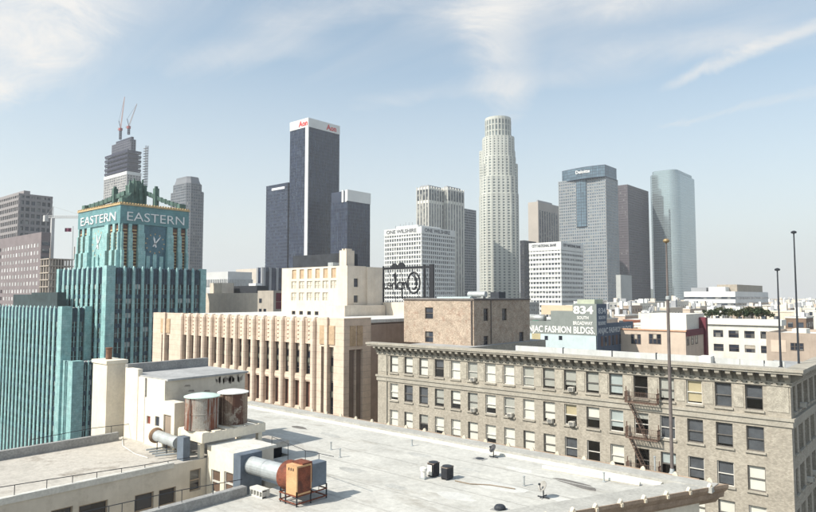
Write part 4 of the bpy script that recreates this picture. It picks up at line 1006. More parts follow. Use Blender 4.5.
# low buildings between turquoise tower and upper block
def wallbox(name, label, xl, xc, xr, yt, d, m, roofm=None, group=None, floors=None, win=None, cols=None, cat='building', zbase=0, parapet=.6):
    x0, x1, y0, y1, z = corner(xl, xc, xr, yt, d)
    rt = root(name, ((x0+x1)/2,(y0+y1)/2,zbase), label, cat, group)
    holes = []; f0 = frame((x0,y0)); f1 = frame((x1,y0),90)
    H0, H1 = [], []
    if win:
        ww_, hh_, pitch, fl_h, top, nf = win
        for fi, (ln, H) in enumerate(((x1-x0,H0),(y1-y0,H1))):
            n_ = max(1, int((ln-1.2)/pitch)); off = (ln-n_*pitch)/2
            if cols is not None and cols[fi] == 0: continue
            for i in range(n_):
                for j in range(nf):
                    zt__ = z-top-j*fl_h; u = off+(i+.5)*pitch
                    H.append((u-ww_/2,u+ww_/2,zt__-hh_,zt__))
    w = MB(); w.wall(f0,0,x1-x0,zbase,z,H0,.25); w.wall(f1,0,y1-y0,zbase,z,H1,.25)
    w.quad((x1,y1,zbase),(x0,y1,zbase),(x0,y1,z),(x1,y1,z)); w.quad((x0,y1,zbase),(x0,y0,zbase),(x0,y0,z),(x0,y1,z))
    if H0 or H1: w.box(x0+.26,x1-.26,y0+.26,y1-.26,zbase,z-parapet-.05)
    t_ = .3
    w.quad((x0,y0,z),(x1,y0,z),(x1-t_,y0+t_,z),(x0+t_,y0+t_,z)); w.quad((x1,y0,z),(x1,y1,z),(x1-t_,y1-t_,z),(x1-t_,y0+t_,z))
    w.quad((x1,y1,z),(x0,y1,z),(x0+t_,y1-t_,z),(x1-t_,y1-t_,z)); w.quad((x0,y1,z),(x0,y0,z),(x0+t_,y0+t_,z),(x0+t_,y1-t_,z))
    for a, b in (((x0+t_,y0+t_),(x1-t_,y0+t_)),((x1-t_,y0+t_),(x1-t_,y1-t_)),((x1-t_,y1-t_),(x0+t_,y1-t_)),((x0+t_,y1-t_),(x0+t_,y0+t_))):
        w.quad((b[0],b[1],z-parapet),(a[0],a[1],z-parapet),(a[0],a[1],z),(b[0],b[1],z))
    w.build('wall', m, rt)
    MB().box(x0+t_,x1-t_,y0+t_,y1-t_,z-parapet-.04,z-parapet).build('roof', roofm or roof_pale, rt)
    if win:
        k = (win[0], win[1])
        for f_, H, ang in ((f0,H0,0),(f1,H1,90)):
            for h in H: put_window(rt, (h[0]+h[1])/2, h[2], h[1]-h[0], h[3]-h[2], f_, ang, .17, .25)
    return rt, x0, x1, y0, y1, z
stucco_w = mat('white_stucco', (0.68,0.66,0.6), .85, .12, .3, streak=.25, speck=.06)
peach = mat('peach_stucco', (0.55,0.455,0.375), .85, .12, .4, streak=.25)
tan = mat('tan_stucco2', (0.39,0.32,0.265), .85, .14, .4, streak=.25)
maroon = mat('maroon_paint', (0.14,0.03,0.045), .7, .2, .5)
GF = 'low buildings among the towers'
rt, x0, x1, y0, y1, z = wallbox('low_building', 'long plain cream wall block right of the turquoise tower', 203, 257.5, 262, 293, 215, cream2, roof_grey)
MB().box(x0+rY(210,285,y0+2).x-x0, rY(222,285,y0+2).x, y0+2, y0+7, z-.6, rY(216,283,y0+2).z).build('stair_head', cream2, rt)
MB().box(rY(222,285,y0+9).x, rY(257,285,y0+9).x, y0+9, y0+14, z-.6, rY(240,286,y0+9).z).build('roof_plant', dark_metal, rt)
MB().box(rY(244,285,y0+12).x, rY(251,285,y0+12).x, y0+14.1, y0+17, z-.6, rY(248,283.5,y0+14).z).build('vent_box', sign_white, rt)
rt, x0, x1, y0, y1, z = wallbox('low_building', 'beige stained block with maroon doors beside the upper block', 257.8, 273.5, 284, 290.5, 200, mat('beige_stained',(0.42,0.38,0.33),.9,.2,.3,streak=.5), roof_grey)
for q in ((298.5,293),(306,302)):
    MB().box(x1-.1,x1+.12,y0+1,y1-.5,rX(279,q[0]+3,x1).z,rX(279,q[1],x1).z).build('shutter', maroon, rt)
for p, ya, yb in ((260.5,298.5,303),(260.5,312,308.8),(265,312,308.8)):
    a = rY(p,300,y0).x; MB().box(a-.7,a+.7,y0-.03,y0+.1,rY(p,max(ya,yb),y0).z,rY(p,min(ya,yb),y0).z).build('window', dark_glass, rt)
rt, x0, x1, y0, y1, z = wallbox('civic_block', 'grey white overhanging block with colonnade beyond the cream wall', 205, 228, 252, 271.5, 420, mat('pale_concrete',(0.55,0.56,0.56),.8,.1,.1), roof_pale)
zc1 = rX(228,279,x1).z; zc0 = rX(228,286,x1).z
MB().box(x0-.3,x1+.3,y0-.3,y1+.3,zc0,zc1).build('painted_recess_band', mat('band_shadow',(0.16,0.17,0.18),.8,.2), rt)  # dark band paints the shade of a recess; no hollow is cut
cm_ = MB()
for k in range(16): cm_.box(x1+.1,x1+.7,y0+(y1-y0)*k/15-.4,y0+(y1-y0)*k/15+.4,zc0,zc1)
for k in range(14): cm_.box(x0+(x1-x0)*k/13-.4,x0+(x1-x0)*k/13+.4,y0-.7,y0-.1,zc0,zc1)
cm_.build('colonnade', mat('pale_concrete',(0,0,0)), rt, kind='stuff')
rt, x0, x1, y0, y1, z = wallbox('far_block', 'plain pale beige slab in front of the banded dark tower', 236, 257, 272, 268.5, 520, mat('pale_beige',(0.55,0.5,0.44),.85,.1,.1), roof_pale)
rt, x0, x1, y0, y1, z = tall('glass_block', 'low dark glass block with pale vertical fins before the dark towers', 257, 263, 284, 267.5, 460, None)
rt['category'] = 'building'
shaft(rt, rect(x0,x1,y0,y1), 0, z, navy2, grey_clad, 0, 0, .1, 7.5, 2.0, .5)

# ------------------------------------------------------------------ grey brick office with bracketed cornice
brick_g = mat('grey_buff_brick', (0.43,0.395,0.335), .9, .14, .5, brick=((0.3,0.27,0.23), 2.4), streak=.3, streak_col=(0.2,0.165,0.13), speck=.12)
stone_g = mat('buff_stone_trim', (0.38,0.355,0.305), .85, .18, .8, streak=.3, streak_col=(0.22,0.18,0.14), speck=.15)
stone_m = mat('mottled_terracotta', (0.43,0.40,0.34), .85, .3, 2.2, speck=.35)
frame_dk = mat('window_sash_paint', (0.14,0.13,0.12), .6, .2)
frame_wt = mat('window_sash_white', (0.6,0.58,0.54), .6, .15)
BY = 67.0; bxl = rY(378,350,BY).x; bxr = rY(790,380,BY).x; bz = 46.5
gb = root('grey_brick_office', ((bxl+bxr)/2, BY+20, 0), 'grey buff brick office block with bracketed cornice and rows of blinds', 'building')
BW = bxr-bxl; BD = 15.0
fg = frame((bxl,BY)); fgr = frame((bxr,BY),90)
colpx = [394,409,425,441,458,475.5,493,512,532,552.5,573.5,596,619,643,668,695.7,723.5,754]
c_a, c_b = rY(394,400,BY).x-bxl, rY(754,400,BY).x-bxl
GC = [c_a+(c_b-c_a)*i/17 for i in range(18)]
ROW_T = [44.75, 40.95, 37.3, 33.65, 30.0, 26.4, 22.8]; WH = 2.3; WW = 1.5
holes = [(c_-WW/2,c_+WW/2,t_-WH,t_) for t_ in ROW_T for c_ in GC]
m = MB(); m.wall(fg, 0, BW, 0, bz-.6, holes, .28)
RC = []
nyc = 8
for k in range(nyc): RC.append(1.6+k*1.55+(.55 if k%2 else 0))
holes_r = [(c_-.55,c_+.55,t_-WH,t_) for t_ in ROW_T for c_ in RC]
m.wall(fgr, 0, BD, 0, bz-.6, holes_r, .28)
FX = rD(474,345,93.5).x+1.2; BK = BY+5.9
foot = [(bxl,BY),(bxr,BY),(bxr,BY+BD),(bxr-4.2,BY+BD),(bxr-4.2,BK),(FX,BK),(FX,BY+29),(bxl,BY+29)]
for i in range(2, 8):
    a, b = foot[i], foot[(i+1) % 8]; m.quad((a[0],a[1],0),(b[0],b[1],0),(b[0],b[1],bz-.6),(a[0],a[1],bz-.6))
m.build('brick_wall', brick_g, gb)
MB().box(bxl+1.6,bxr-1.6,BY+1.6,BK-.3,0,bz-1.0).build('dark_interior', dark_room, gb)
MB().box(bxr-3.9,bxr-1.6,BK-.29,BY+BD-.3,0,bz-1.0).build('dark_interior', dark_room, gb)
MB().prism(poly_off(foot,-.08), bz-.95, bz-.6).build('roof', roof_grey, gb)
blinds = {'d': mat('curtain_slate',(0.10,0.11,0.13),.9,.3,1.2), 'w': mat('blind_white',(0.86,0.84,0.78),.9,.08,.7), 'g': mat('blind_grey',(0.48,0.48,0.45),.9,.12,.7), 'y': mat('blind_straw',(0.56,0.48,0.32),.9,.15,.7), 'b': mat('blind_bluish',(0.5,0.56,0.57),.9,.12,.7)}
def gwin_mesh(ww_, fm_):
    q = MB(); h = WH
    q.box(-ww_/2,-ww_/2+.08,-.05,.05,0,h); q.box(ww_/2-.08,ww_/2,-.05,.05,0,h); q.box(-ww_/2+.08,ww_/2-.08,-.05,.05,h-.08,h); q.box(-ww_/2+.08,ww_/2-.08,-.05,.05,0,.09); q.box(-ww_/2+.08,ww_/2-.08,-.06,.04,h*.49-.04,h*.49+.04)
    return q.mesh('window', fm_)
gw_f = {False: gwin_mesh(WW, frame_dk), True: gwin_mesh(WW, frame_wt)}; gw_r = {False: gwin_mesh(1.1, frame_dk), True: gwin_mesh(1.1, frame_wt)}
def pane_me(ww_, a, b): return MB().quad_([(-ww_/2+.08,.0,a),(ww_/2-.08,.0,a),(ww_/2-.08,.0,b),(-ww_/2+.08,.0,b)]).mesh('pane', PANE)
MB.quad_ = lambda s, p: (s.quad(*p), s)[1]
pn = {w_: (pane_me(w_, .09, WH*.49-.04), pane_me(w_, WH*.49+.04, WH-.08)) for w_ in (WW, 1.1)}
sill_me = {w_: MB().box(-w_/2-.12,w_/2+.12,-.36,-.03,-.18,-.01).mesh('sill', stone_g) for w_ in (WW, 1.1)}
bl_cache = {}
def blind_me(w_, cov, c_):
    k = (w_, round(cov,2), c_)
    if k not in bl_cache: bl_cache[k] = MB().box(-w_/2+.06,w_/2-.06,.10,.12,WH*(1-cov)+.04,WH-.05).mesh('blind', blinds[c_])
    return bl_cache[k]
P1 = 'w .93w w .45d w .9g .97w w .95g .9g .75g .9g .9b - .9g .93y 1d .6d'.split()
P2 = '.85w .9d .95d .85g .75w .9g .72w .9g 1w .85w .6y .62w .8b .3g 1d .95d .9d 1d'.split()
P3 = 'w .95w .6g .8w .9w w .75w w .95w .9w .9d - .85w - .5b .9d .95d w'.split()
P4 = '.9w w - .8g w w .7w .9w - w .9g .5w w - .8g w w w'.split()
def parse(s_):
    if s_ == '-': return None
    if s_ in 'wgybd': return (1.0, s_)
    return (float(s_[:-1]), s_[-1])
def gwindow(f_, ang, u, zt_w, w_, blind, white):
    fms = gw_f if w_ == WW else gw_r
    o = inst('window', fms[white], gb, f_(u,-.2,zt_w-WH), ang)
    sub('pane', pn[w_][0], o); sub('pane', pn[w_][1], o); sub('sill', sill_me[w_], o, (0,0,0))
    if blind: sub('blind', blind_me(w_, blind[0], blind[1]), o)
for j, t_ in enumerate(ROW_T[:6]):
    for i, c_ in enumerate(GC):
        if j < 4: b_ = parse((P1,P2,P3,P4)[j][i])
        else: b_ = random.choice([None,(1.0,'w'),(.8,'g')])
        gwindow(fg, 0, c_, t_, WW, b_, random.random() < .45)
    for i, c_ in enumerate(RC):
        gwindow(fgr, 90, c_, t_, 1.1, random.choice([None,None,(.6,'g'),(.9,'g'),(.5,'w')]), random.random() < .3)
# string courses, cornice, brackets, dentils
def course(z0, z1, n, name, mm):
    q = MB(); q.prism([(bxl-n,BY-n),(bxr+n,BY-n),(bxr+n,BY+BD),(bxl-n,BY+BD)], z0, z1); return q.build(name, mm, gb)
ring = lambda n, z0, z1: [(bxl-n,BY-n),(bxr+n,BY-n),(bxr+n,BY+BD),(bxl-n,BY+BD)]
def fcourse(z0, z1, n, name, mm):
    q = MB(); q.fbox(fg, -n, BW+n, z0, z1, .0, n); q.fbox(fgr, 0.001, BD, z0, z1, .0, n); return q.build(name, mm, gb)
fcourse(41.2, 41.75, .14, 'string_course', stone_g); fcourse(41.75, 42.0, .26, 'string_course', stone_g)
fcourse(44.85, 45.0, .12, 'dentil_course', stone_g)
fcourse(45.12, 45.25, .2, 'bracket_course', stone_g)
q = MB(); CO = 1.15
q.fbox(fg, -CO, BW+CO, 46.08, 46.28, -.3, CO); q.fbox(fgr, -CO+.3, BD, 46.08, 46.28, -.3, CO-.002)
q.fbox(fg, -CO-.12, BW+CO+.12, 46.28, 46.55, -.2, CO+.12); q.fbox(fgr, .001, BD, 46.28, 46.55, -.2, CO+.118)
q.build('cornice', stone_g, gb)
dent = MB().box(-.11,.11,-.30,0,0,.2).mesh('dentil', stone_g)
dm = MB()
for k in range(int(BW/.42)): u = .2+k*.42; dm.fbox(fg, u-.12, u+.12, 45.0, 45.12, .0, .15)
for k in range(int(BD/.42)): u = .2+k*.42; dm.fbox(fgr, u-.12, u+.12, 45.0, 45.12, .0, .15)
dm.build('dentil_row', stone_g, gb, kind='stuff')
brk = MB().loft([[(-.21,0,-.82),(.21,0,-.82),(.21,-.3,-.82),(-.21,-.3,-.82)],[(-.21,0,-.5),(.21,0,-.5),(.21,-.5,-.55),(-.21,-.5,-.55)],[(-.21,0,-.2),(.21,0,-.2),(.21,-1.0,-.3),(-.21,-1.0,-.3)],[(-.21,0,0),(.21,0,0),(.21,-1.05,0),(-.21,-1.05,0)]]).mesh('bracket', stone_g)
nb_ = int(BW/.97)
for k in range(nb_+1): inst('bracket', brk, gb, fg(.15+k*(BW-.3)/nb_,.0,46.08), 0)
nb_ = int(BD/.97)
for k in range(nb_): inst('bracket', brk, gb, fgr(.6+k*.97,.0,46.08), 90)
# mottled panels between the top windows
mid = [0.9] + [(GC[i]+GC[i+1])/2 for i in range(17)] + [BW-1.4]
pme = MB().box(-.42,.42,-.05,0,0,2.0).mesh('top_panel', stone_m)
for u in mid[1:-1]: inst('top_panel', pme, gb, fg(u,.0,42.6), 0)
MB().fbox(fg, .15, GC[0]-WW/2-.35, 42.5, 44.8, 0, .05).build('top_panel', stone_m, gb)
MB().fbox(fg, GC[-1]+WW/2+.35, BW-.15, 42.5, 44.8, 0, .05).build('top_panel', stone_m, gb)
panel_w = mat('roof_panel_paint',(0.50,0.51,0.50),.8,.15,.8,streak=.3)
# white panel wall on the roof
wy = BY+5
wxa, wxb = rY(515,347,wy).x, rY(718,357,wy).x
zwt = 46.75; pcount = 4
pw_ = MB(); paneled = [515,563,612,656,700]
for a, b in zip(paneled[:-1], paneled[1:]):
    MB().box(rY(a,350,wy).x+.06, rY(b,350,wy).x-.06, wy, wy+.2, bz-.6, zwt).build('roof_panel_wall', panel_w, gb)
for a in paneled: xx = rY(a,350,wy).x; MB().box(xx-.055,xx+.055,wy-.05,wy+.25,bz-.6,zwt+.08).build('panel_post', dark_metal, gb)
xa, xb = rY(700,355,wy).x, rY(712,355,wy).x
MB().box(xa+.07, xb, wy-.6, wy+.8, bz-.6, zwt+.05).build('roof_hatch', white_paint, gb)
for a, b in ((714,740),(740,764),(764,785)):
    MB().box(rY(a,357,wy+.3).x+.06, rY(b,357,wy+.3).x-.06, wy+.3, wy+.5, bz-.6, zwt-.1).build('roof_panel_wall', panel_w, gb)
# fire escape
rust_iron = mat('rusty_iron', (0.15,0.10,0.08), .85, .35, 2.0)
fx0, fx1 = rY(628,400,BY).x-bxl, rY(659.5,400,BY).x-bxl
fe = None
for j, zf in enumerate((42.1, 38.45, 34.85, 31.2)):
    q = MB()
    q.fbox(fg, fx0, fx1, zf-.10, zf, .82, .9); q.fbox(fg, fx0, fx1, zf-.10, zf, .1, .16)
    for k in range(12): q.fbox(fg, fx0+(fx1-fx0)*k/11-.03, fx0+(fx1-fx0)*k/11+.03, zf-.05, zf-.01, .12, .86)
    pf = q.build('fire_escape_landing', rust_iron, gb)
    q = MB()
    for zz in (.55, 1.05):
        q.fbox(fg, fx0, fx1, zf+zz-.03, zf+zz, .87, .9); q.fbox(fg, fx0, fx0+.04, zf+zz-.03, zf+zz, .05, .9); q.fbox(fg, fx1-.04, fx1, zf+zz-.03, zf+zz, .05, .9)
    for k in range(23): u = fx0+(fx1-fx0)*k/22; q.fbox(fg, u-.012, u+.012, zf, zf+1.05, .875, .895)
    for k in range(9):
        for u in (fx0, fx1): q.fbox(fg, u-.015, u+.015, zf, zf+1.05+(.5 if k in (3,4,5) else 0), .1+k*.09, .12+k*.09)
    q.build('railing', rust_iron, pf)
    q = MB(); a_, b_ = fx0+.3, fx0+2.0
    for n_ in (.3, .75): q.tube([fg(a_,n_,zf), fg(b_,n_,zf-3.6)], .05, 4)
    for k in range(1,13): f_ = k/13; q.fbox(fg, a_+(b_-a_)*f_-.1, a_+(b_-a_)*f_+.1, zf-3.6*f_-.02, zf-3.6*f_+.02, .3, .75)
    q.tube([fg(a_,.78,zf+.9), fg(b_,.78,zf-2.7)], .025, 4)
    if j < 3: q.build('stair', rust_iron, pf)
# downpipe on the left
MB().tube([fg(GC[0]-1.3,.12,20), fg(GC[0]-1.3,.12,45)], .07, 6).build('downpipe', stone_g, gb)
# window air conditioners: things hung in the windows
def ac(col, row, f_=fg, ang=0, cols_=GC, label='', ww_=.62, off=.25):
    u = cols_[col]+off; zz = ROW_T[row]-WH
    b = f_(u,0,zz-.02)
    r_ = root('window_air_conditioner', b, label, 'air conditioner', 'window air conditioners on the grey brick office')
    mm = mat('aircon_case',(0.55,0.53,0.48),.6,.2,1.5)
    q = MB(); q.fbox(f_, u-ww_/2, u+ww_/2, zz+.02, zz+.46, -.1, .48); q.build('case', mm, r_)
    q = MB()
    for k in range(5): q.fbox(f_, u-ww_/2+.06, u+ww_/2-.06, zz+.07+k*.075, zz+.11+k*.075, .48, .495)
    q.build('grille', dark_metal, r_)
    q = MB()
    for s_ in (-.22,.22): q.tube([f_(u+s_,.02,zz-.3), f_(u+s_,.42,zz+.0)], .02, 4)
    q.build('bracket', rust_iron, r_)
ords = ['first','second','third','fourth','fifth','sixth','seventh','eighth','ninth','tenth','eleventh','twelfth']
for c_, r_ in ((5,0),(10,0),(5,1),(7,1),(9,1),(10,1)):
    ac(c_, r_, label='window air conditioner in %s storey under cornice, %s window column from the alley' % (('top','next')[r_], ords[c_]))
for c_, r_, nm in ((2,0,'top storey'),(3,2,'third storey'),(5,2,'third storey further back'),(4,3,'fourth storey')):
    ac(c_, r_, fgr, 90, RC, 'window air conditioner on shaded side wall of brick office, %s' % nm, .5, 0)
# brick penthouse on this roof
PB = rD(474, 345, 93.5); phx1, phy0 = PB.x, PB.y; phx0 = rY(404,340,phy0).x; phy1 = rX(530,340,phx1).y; phz = rD(474,300.5,93.5).z
pink_brick = mat('pinkish_brick', (0.52,0.425,0.34), .9, .22, .7, brick=((0.42,0.34,0.26), 2.6), streak=.25, speck=.3, blotch=(0.24,0.13,0.09), blotch_amt=.55, blotch_scale=1.5)
ph = root('brick_penthouse', ((phx0+phx1)/2,(phy0+phy1)/2,bz-.6), 'mottled pink brick penthouse on roof of grey brick office', 'building')
f0 = frame((phx0,phy0)); f1 = frame((phx1,phy0),90)
def hole(f_px, ya, yb, w_, side):
    if side == 0: u = rY(f_px,(ya+yb)/2,phy0).x-phx0; return (u-w_/2,u+w_/2,rY(f_px,yb,phy0).z,rY(f_px,ya,phy0).z)
    u = rX(f_px,(ya+yb)/2,phx1).y-phy0; return (u-w_/2,u+w_/2,rX(f_px,yb,phx1).z,rX(f_px,ya,phx1).z)
H0 = [hole(429,307.5,319,1.6,0), hole(429,331.5,342.5,1.6,0)]
H1 = [hole(486,308.5,321,1.3,1), hole(504.5,308.5,320.5,1.4,1), hole(486,336,345.5,1.2,1), hole(521.5,332,342.5,1.4,1)]
m = MB(); m.wall(f0,0,phx1-phx0,bz-.6,phz,H0,.3); m.wall(f1,0,phy1-phy0,bz-.6,phz,H1,.3)
m.quad((phx0,phy1,bz-.6),(phx0,phy0,bz-.6),(phx0,phy0,phz),(phx0,phy1,phz)); m.quad((phx1,phy1,bz-.6),(phx0,phy1,bz-.6),(phx0,phy1,phz),(phx1,phy1,phz))
m.build('brick_wall', pink_brick, ph)
MB().box(phx0+.5,phx1-.5,phy0+.5,phy1-.5,bz-.6,phz-.2).build('dark_interior', dark_room, ph)
MB().box(phx0-.12,phx1+.14,phy0-.12,phy1+.1,phz,phz+.25).build('coping', mat('dark_coping',(0.14,0.12,0.11),.9,.3,1), ph)
MB().box(phx0+.3,phx1-.3,phy0+.3,phy1-.3,phz+.25,phz+.32).build('roof', roof_grey, ph)
for H, f_, a_ in ((H0,f0,0),(H1,f1,90)):
    for h in H: put_window(ph, (h[0]+h[1])/2, h[2], h[1]-h[0], h[3]-h[2], f_, a_, .22, .2)
MB().tube([f0(phx1-phx0-.35,.12,bz-.5), f0(phx1-phx0-.35,.12,phz)], .11, 6).build('downpipe', mat('dark_coping',(0,0,0)), ph)
MB().tube([f1(4.4,.1,bz-.5), f1(4.4,.1,phz)], .07, 6).build('downpipe', mat('dark_coping',(0,0,0)), ph)
a, b = rY(469,297,phy0+3), rY(486,297,phy0+3)
MB().tube([(a.x,a.y,phz+.9),(b.x,b.y,phz+.9)], .45, 12).box(a.x+.3,a.x+.6,a.y-.35,a.y+.35,phz+.3,phz+.7).box(b.x-.6,b.x-.3,b.y-.35,b.y+.35,phz+.3,phz+.7).build('roof_tank', grey_metal, ph, smooth=False)
a = rX(498,295,phx1-2.5); MB().box(a.x-.8,a.x+.8,a.y-1,a.y+1,phz+.3,phz+1.3).build('roof_vent', dark_metal, ph)
a0_, a1_ = rY(437,297,phy0+2.2), rY(470,297,phy0+2.2)
MB().box(a0_.x,a1_.x,phy0+2.2,phy0+3.4,phz+.3,phz+.55).build('roof_duct', mat('pale_blue_duct',(0.42,0.5,0.52),.6,.15), ph)

# ------------------------------------------------------------------ 834 sign building
sage = mat('sage_sign_paint', (0.225,0.25,0.24), .85, .12, .4, streak=.15, speck=.06)
skyb = mat('sky_blue_paint', (0.50,0.59,0.62), .85, .1, .4, streak=.15)
navy_side = mat('navy_side_wall', (0.07,0.10,0.15), .8, .2, .5)  # side wall tone, darker and bluer than the sign front
AC_ = rD(597,345,150); ax1, ay0 = AC_.x, AC_.y
ab = root('sign_painted_building', (ax1-12, ay0+10, 0), 'building painted sage and sky blue with big 834 wall sign', 'building')
zA = lambda y: rD(597,y,150).z
ax_l = rY(505,330,ay0).x; ax_m = rY(551,330,ay0).x; ax_r = rY(573,330,ay0).x
yU = rX(606.5,330,ax1).y; yL = rX(633,335,ax1).y
MB().box(ax_l,ax1,ay0,yL,0,zA(335.8)).build('blue_wall', skyb, ab)
MB().box(ax_l,ax_m,ay0-.05,yU+6,zA(335.8)+.003,zA(322.5)).build('sign_wall', sage, ab)
MB().box(ax_m+.01,ax_r,ay0-.052,yU+5,zA(335.8)+.003,zA(311.5)).build('sign_wall', sage, ab)
MB().box(ax_r+.01,ax1+.05,ay0-.054,yU,zA(335.8)+.003,zA(304)).build('sign_wall', sage, ab)
MB().box(ax1-.2,ax1+.12,ay0,yU,zA(335.8)-8,zA(304)-.05).build('dark_side_wall', navy_side, ab)
MB().box(ax1-.2,ax1+.10,yU+.02,yL,zA(335.8)-8,zA(324)).build('dark_side_wall', navy_side, ab)
MB().box(ax_r+1,ax1-.6,ay0+.4,yU-.5,zA(304),zA(299.5)).build('roof_box', mat('pale_green',(0.42,0.46,0.36),.8,.2), ab)
MB().box(ax_m-4,ax_m+5.2,ay0+2.5,ay0+6,zA(311.5)-1,zA(306)).build('yellow_bulkhead', mat('yellow_stucco',(0.58,0.47,0.34),.85,.12), ab)
sg_w = mat('sign_letter_paint',(0.8,0.8,0.78),.8,.08)
def line834(body, pxl, pxr, ya, yb, bold):
    xa_, xb_ = rY(pxl,ya,ay0-.06).x, rY(pxr,ya,ay0-.06).x
    h_ = rY((pxl+pxr)/2,ya,ay0).z - rY((pxl+pxr)/2,yb,ay0).z
    text(ab, body, h_/.70, (xa_, ay0-.10, rY((pxl+pxr)/2,yb,ay0).z), 0, sg_w, bold=bold, ext=.02, fit=xb_-xa_)
line834('834', 573.3, 593.2, 306.2, 313.6, .08)
line834('SOUTH', 577, 588.5, 316.2, 319.2, .02)
line834('BROADWAY', 573, 592.5, 321.5, 325, .02)
line834('ANJAC FASHION BLDGS.', 524.5, 595, 326.2, 332.6, .05)
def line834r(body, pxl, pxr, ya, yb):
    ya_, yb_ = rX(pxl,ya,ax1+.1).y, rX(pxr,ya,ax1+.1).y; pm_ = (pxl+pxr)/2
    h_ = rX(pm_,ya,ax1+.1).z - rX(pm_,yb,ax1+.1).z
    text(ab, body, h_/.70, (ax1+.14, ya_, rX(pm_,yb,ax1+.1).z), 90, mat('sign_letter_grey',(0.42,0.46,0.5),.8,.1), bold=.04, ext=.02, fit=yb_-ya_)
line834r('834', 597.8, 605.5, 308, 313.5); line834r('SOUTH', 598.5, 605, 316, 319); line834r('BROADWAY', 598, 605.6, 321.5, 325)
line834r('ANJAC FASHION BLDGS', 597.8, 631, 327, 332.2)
for p in (546.3,560.5): xx = rY(p,337,ay0).x; MB().box(xx-.45,xx+.45,ay0-.04,ay0+.1,rY(p,340,ay0).z,rY(p,335.9,ay0).z).build('window', dark_glass, ab)
q0, q1 = rY(532,340,ay0).x, rY(540.5,340,ay0).x
MB().box(q0,q1,ay0-.05,ay0+.1,zA(345.5),zA(335.9)).build('shutter_door', mat('yellow_shutter',(0.45,0.4,0.25),.8,.2), ab)
for k in range(9):
    yy = yU-3.5+k*(yL-yU+3)/9; MB().box(ax1+.09,ax1+.16,yy,yy+1.1,zA(347),zA(337)).build('window', dark_glass if k%2 else mat('brown_blind',(0.12,0.08,0.07),.8,.2), ab)
# steel roof tank on it
tk0, tk1 = rY(531,317.5,ay0+1.4), rY(545.5,319,ay0+1.4)
tk = root('steel_tank', ((tk0.x+tk1.x)/2, ay0+1.4, zA(322.5)), 'horizontal rounded steel tank on green cradle beside the 834 sign', 'tank')
q = MB(); zc_k = (tk0.z+tk1.z)/2; q.tube([(tk0.x-1,ay0+1.4,zc_k),(tk0.x-.7,ay0+1.4,zc_k),(tk1.x-.35,ay0+1.4,zc_k),(tk1.x-.1,ay0+1.4,zc_k),(tk1.x,ay0+1.4,zc_k)], [.6,1.0,1.0,.75,.2], 16); q.build('vessel', mat('steel_vessel',(0.36,0.38,0.38),.45,.3,.6,metal=.3,streak=.4,streak_col=(.2,.15,.12)), tk, smooth=True)
q = MB(); q.box(tk0.x+.9,tk0.x+2.6,ay0+.5,ay0+2.3,zA(322.5),zc_k-.55); q.build('cradle', mat('green_paint',(0.05,0.3,0.2),.7,.2), tk)

# ------------------------------------------------------------------ near building: main roof, wing, light court
MR, LWZ = 42.0, 43.0
roof_m = mat('weathered_roof', (0.485,0.48,0.45), .92, .16, .35, speck=.12, blotch=(0.26,0.24,0.205), blotch_amt=.75, brange=(.53,.72), bstretch=(.55,1.5,1), blotch_scale=.42, bump=.25, bump_scale=3.0)
roof_w = mat('wing_roof', (0.46,0.435,0.395), .92, .2, .5, speck=.14, blotch=(0.15,0.125,0.10), blotch_amt=.75, brange=(.54,.70), blotch_scale=.5, bump=.25, bump_scale=3.0)
curb_m = mat('pale_curb', (0.60,0.59,0.55), .9, .16, .8, speck=.12, streak=.2)
par_m = mat('roof_parapet_felt', (0.40,0.395,0.37), .92, .2, .6, speck=.15, streak=.25)
grey_curb = mat('grey_curb', (0.30,0.30,0.295), .9, .25, .9, speck=.2)
cornice_m = mat('tan_cornice', (0.36,0.27,0.20), .85, .25, 1.2, streak=.4, streak_col=(.16,.11,.08), speck=.2)
orn_m = mat('ornament_stone', (0.66,0.58,0.46), .85, .25, 2.5)
stuc = mat('near_cream_stucco', (0.72,0.66,0.55), .88, .10, .6, streak=.32, streak_col=(.48,.4,.31), speck=.07)
stuc_shade = mat('patched_shade_stucco', (0.56,0.52,0.45), .9, .14, .8, streak=.3, streak_col=(.36,.31,.26), blotch=(.32,.28,.23), blotch_amt=.4, blotch_scale=.9)  # walls turned from the sun: shade put into the grey, patches are wear
A_ = rZ(722,484.5,MR+.35); B_ = rZ(575,510.5,MR+.35)
Yf = (rZ(500,441.5,MR+.35).y + rZ(376,423,MR+.35).y)/2
A_ = A_ + (A_-B_)*((Yf-A_.y)/(A_.y-B_.y))
dirF = Vector((A_.x-B_.x, A_.y-B_.y)).normalized()
def yF(X): return A_.y + (X-A_.x)*dirF.y/dirF.x
nb = root('flat_roofed_building', (-30, 20, 0), 'flat roofed cream building with pale weathered roof and ornamented cornice', 'building')
CX0, CX1, CY1 = -36.0, rZ(250,484,MR+.5).x, 24.0       # light court
insA = 1.1
wx = lambda X: X - insA/dirF.y                          # wall line inset behind the cornice edge
main = [(CX1, yF(CX1+insA)), (A_.x-insA*1.2, Yf-insA), (-56, Yf-insA), (-56,29), (CX0,29), (CX0,CY1), (CX1,CY1)]
MB().prism(main, 0, MR-.3).build('main_wall', stuc, nb)
deck = [(CX1+.2, yF(CX1+.6)), (A_.x-.5, Yf-.3), (-56, Yf-.3), (-56,29), (CX0+.05,29), (CX0+.05,CY1), (CX1+.2,CY1)]
MB().prism(deck, MR-.3, MR).build('main_roof', roof_m, nb)
wing = [(-46, yF(-45)), (CX0, yF(CX0+1)), (CX0,29), (-46,29)]
WIN_W = [(159,176,488.5,506),(135,154,493.5,512),(79,108,503,525),(51,73,508.5,530)]
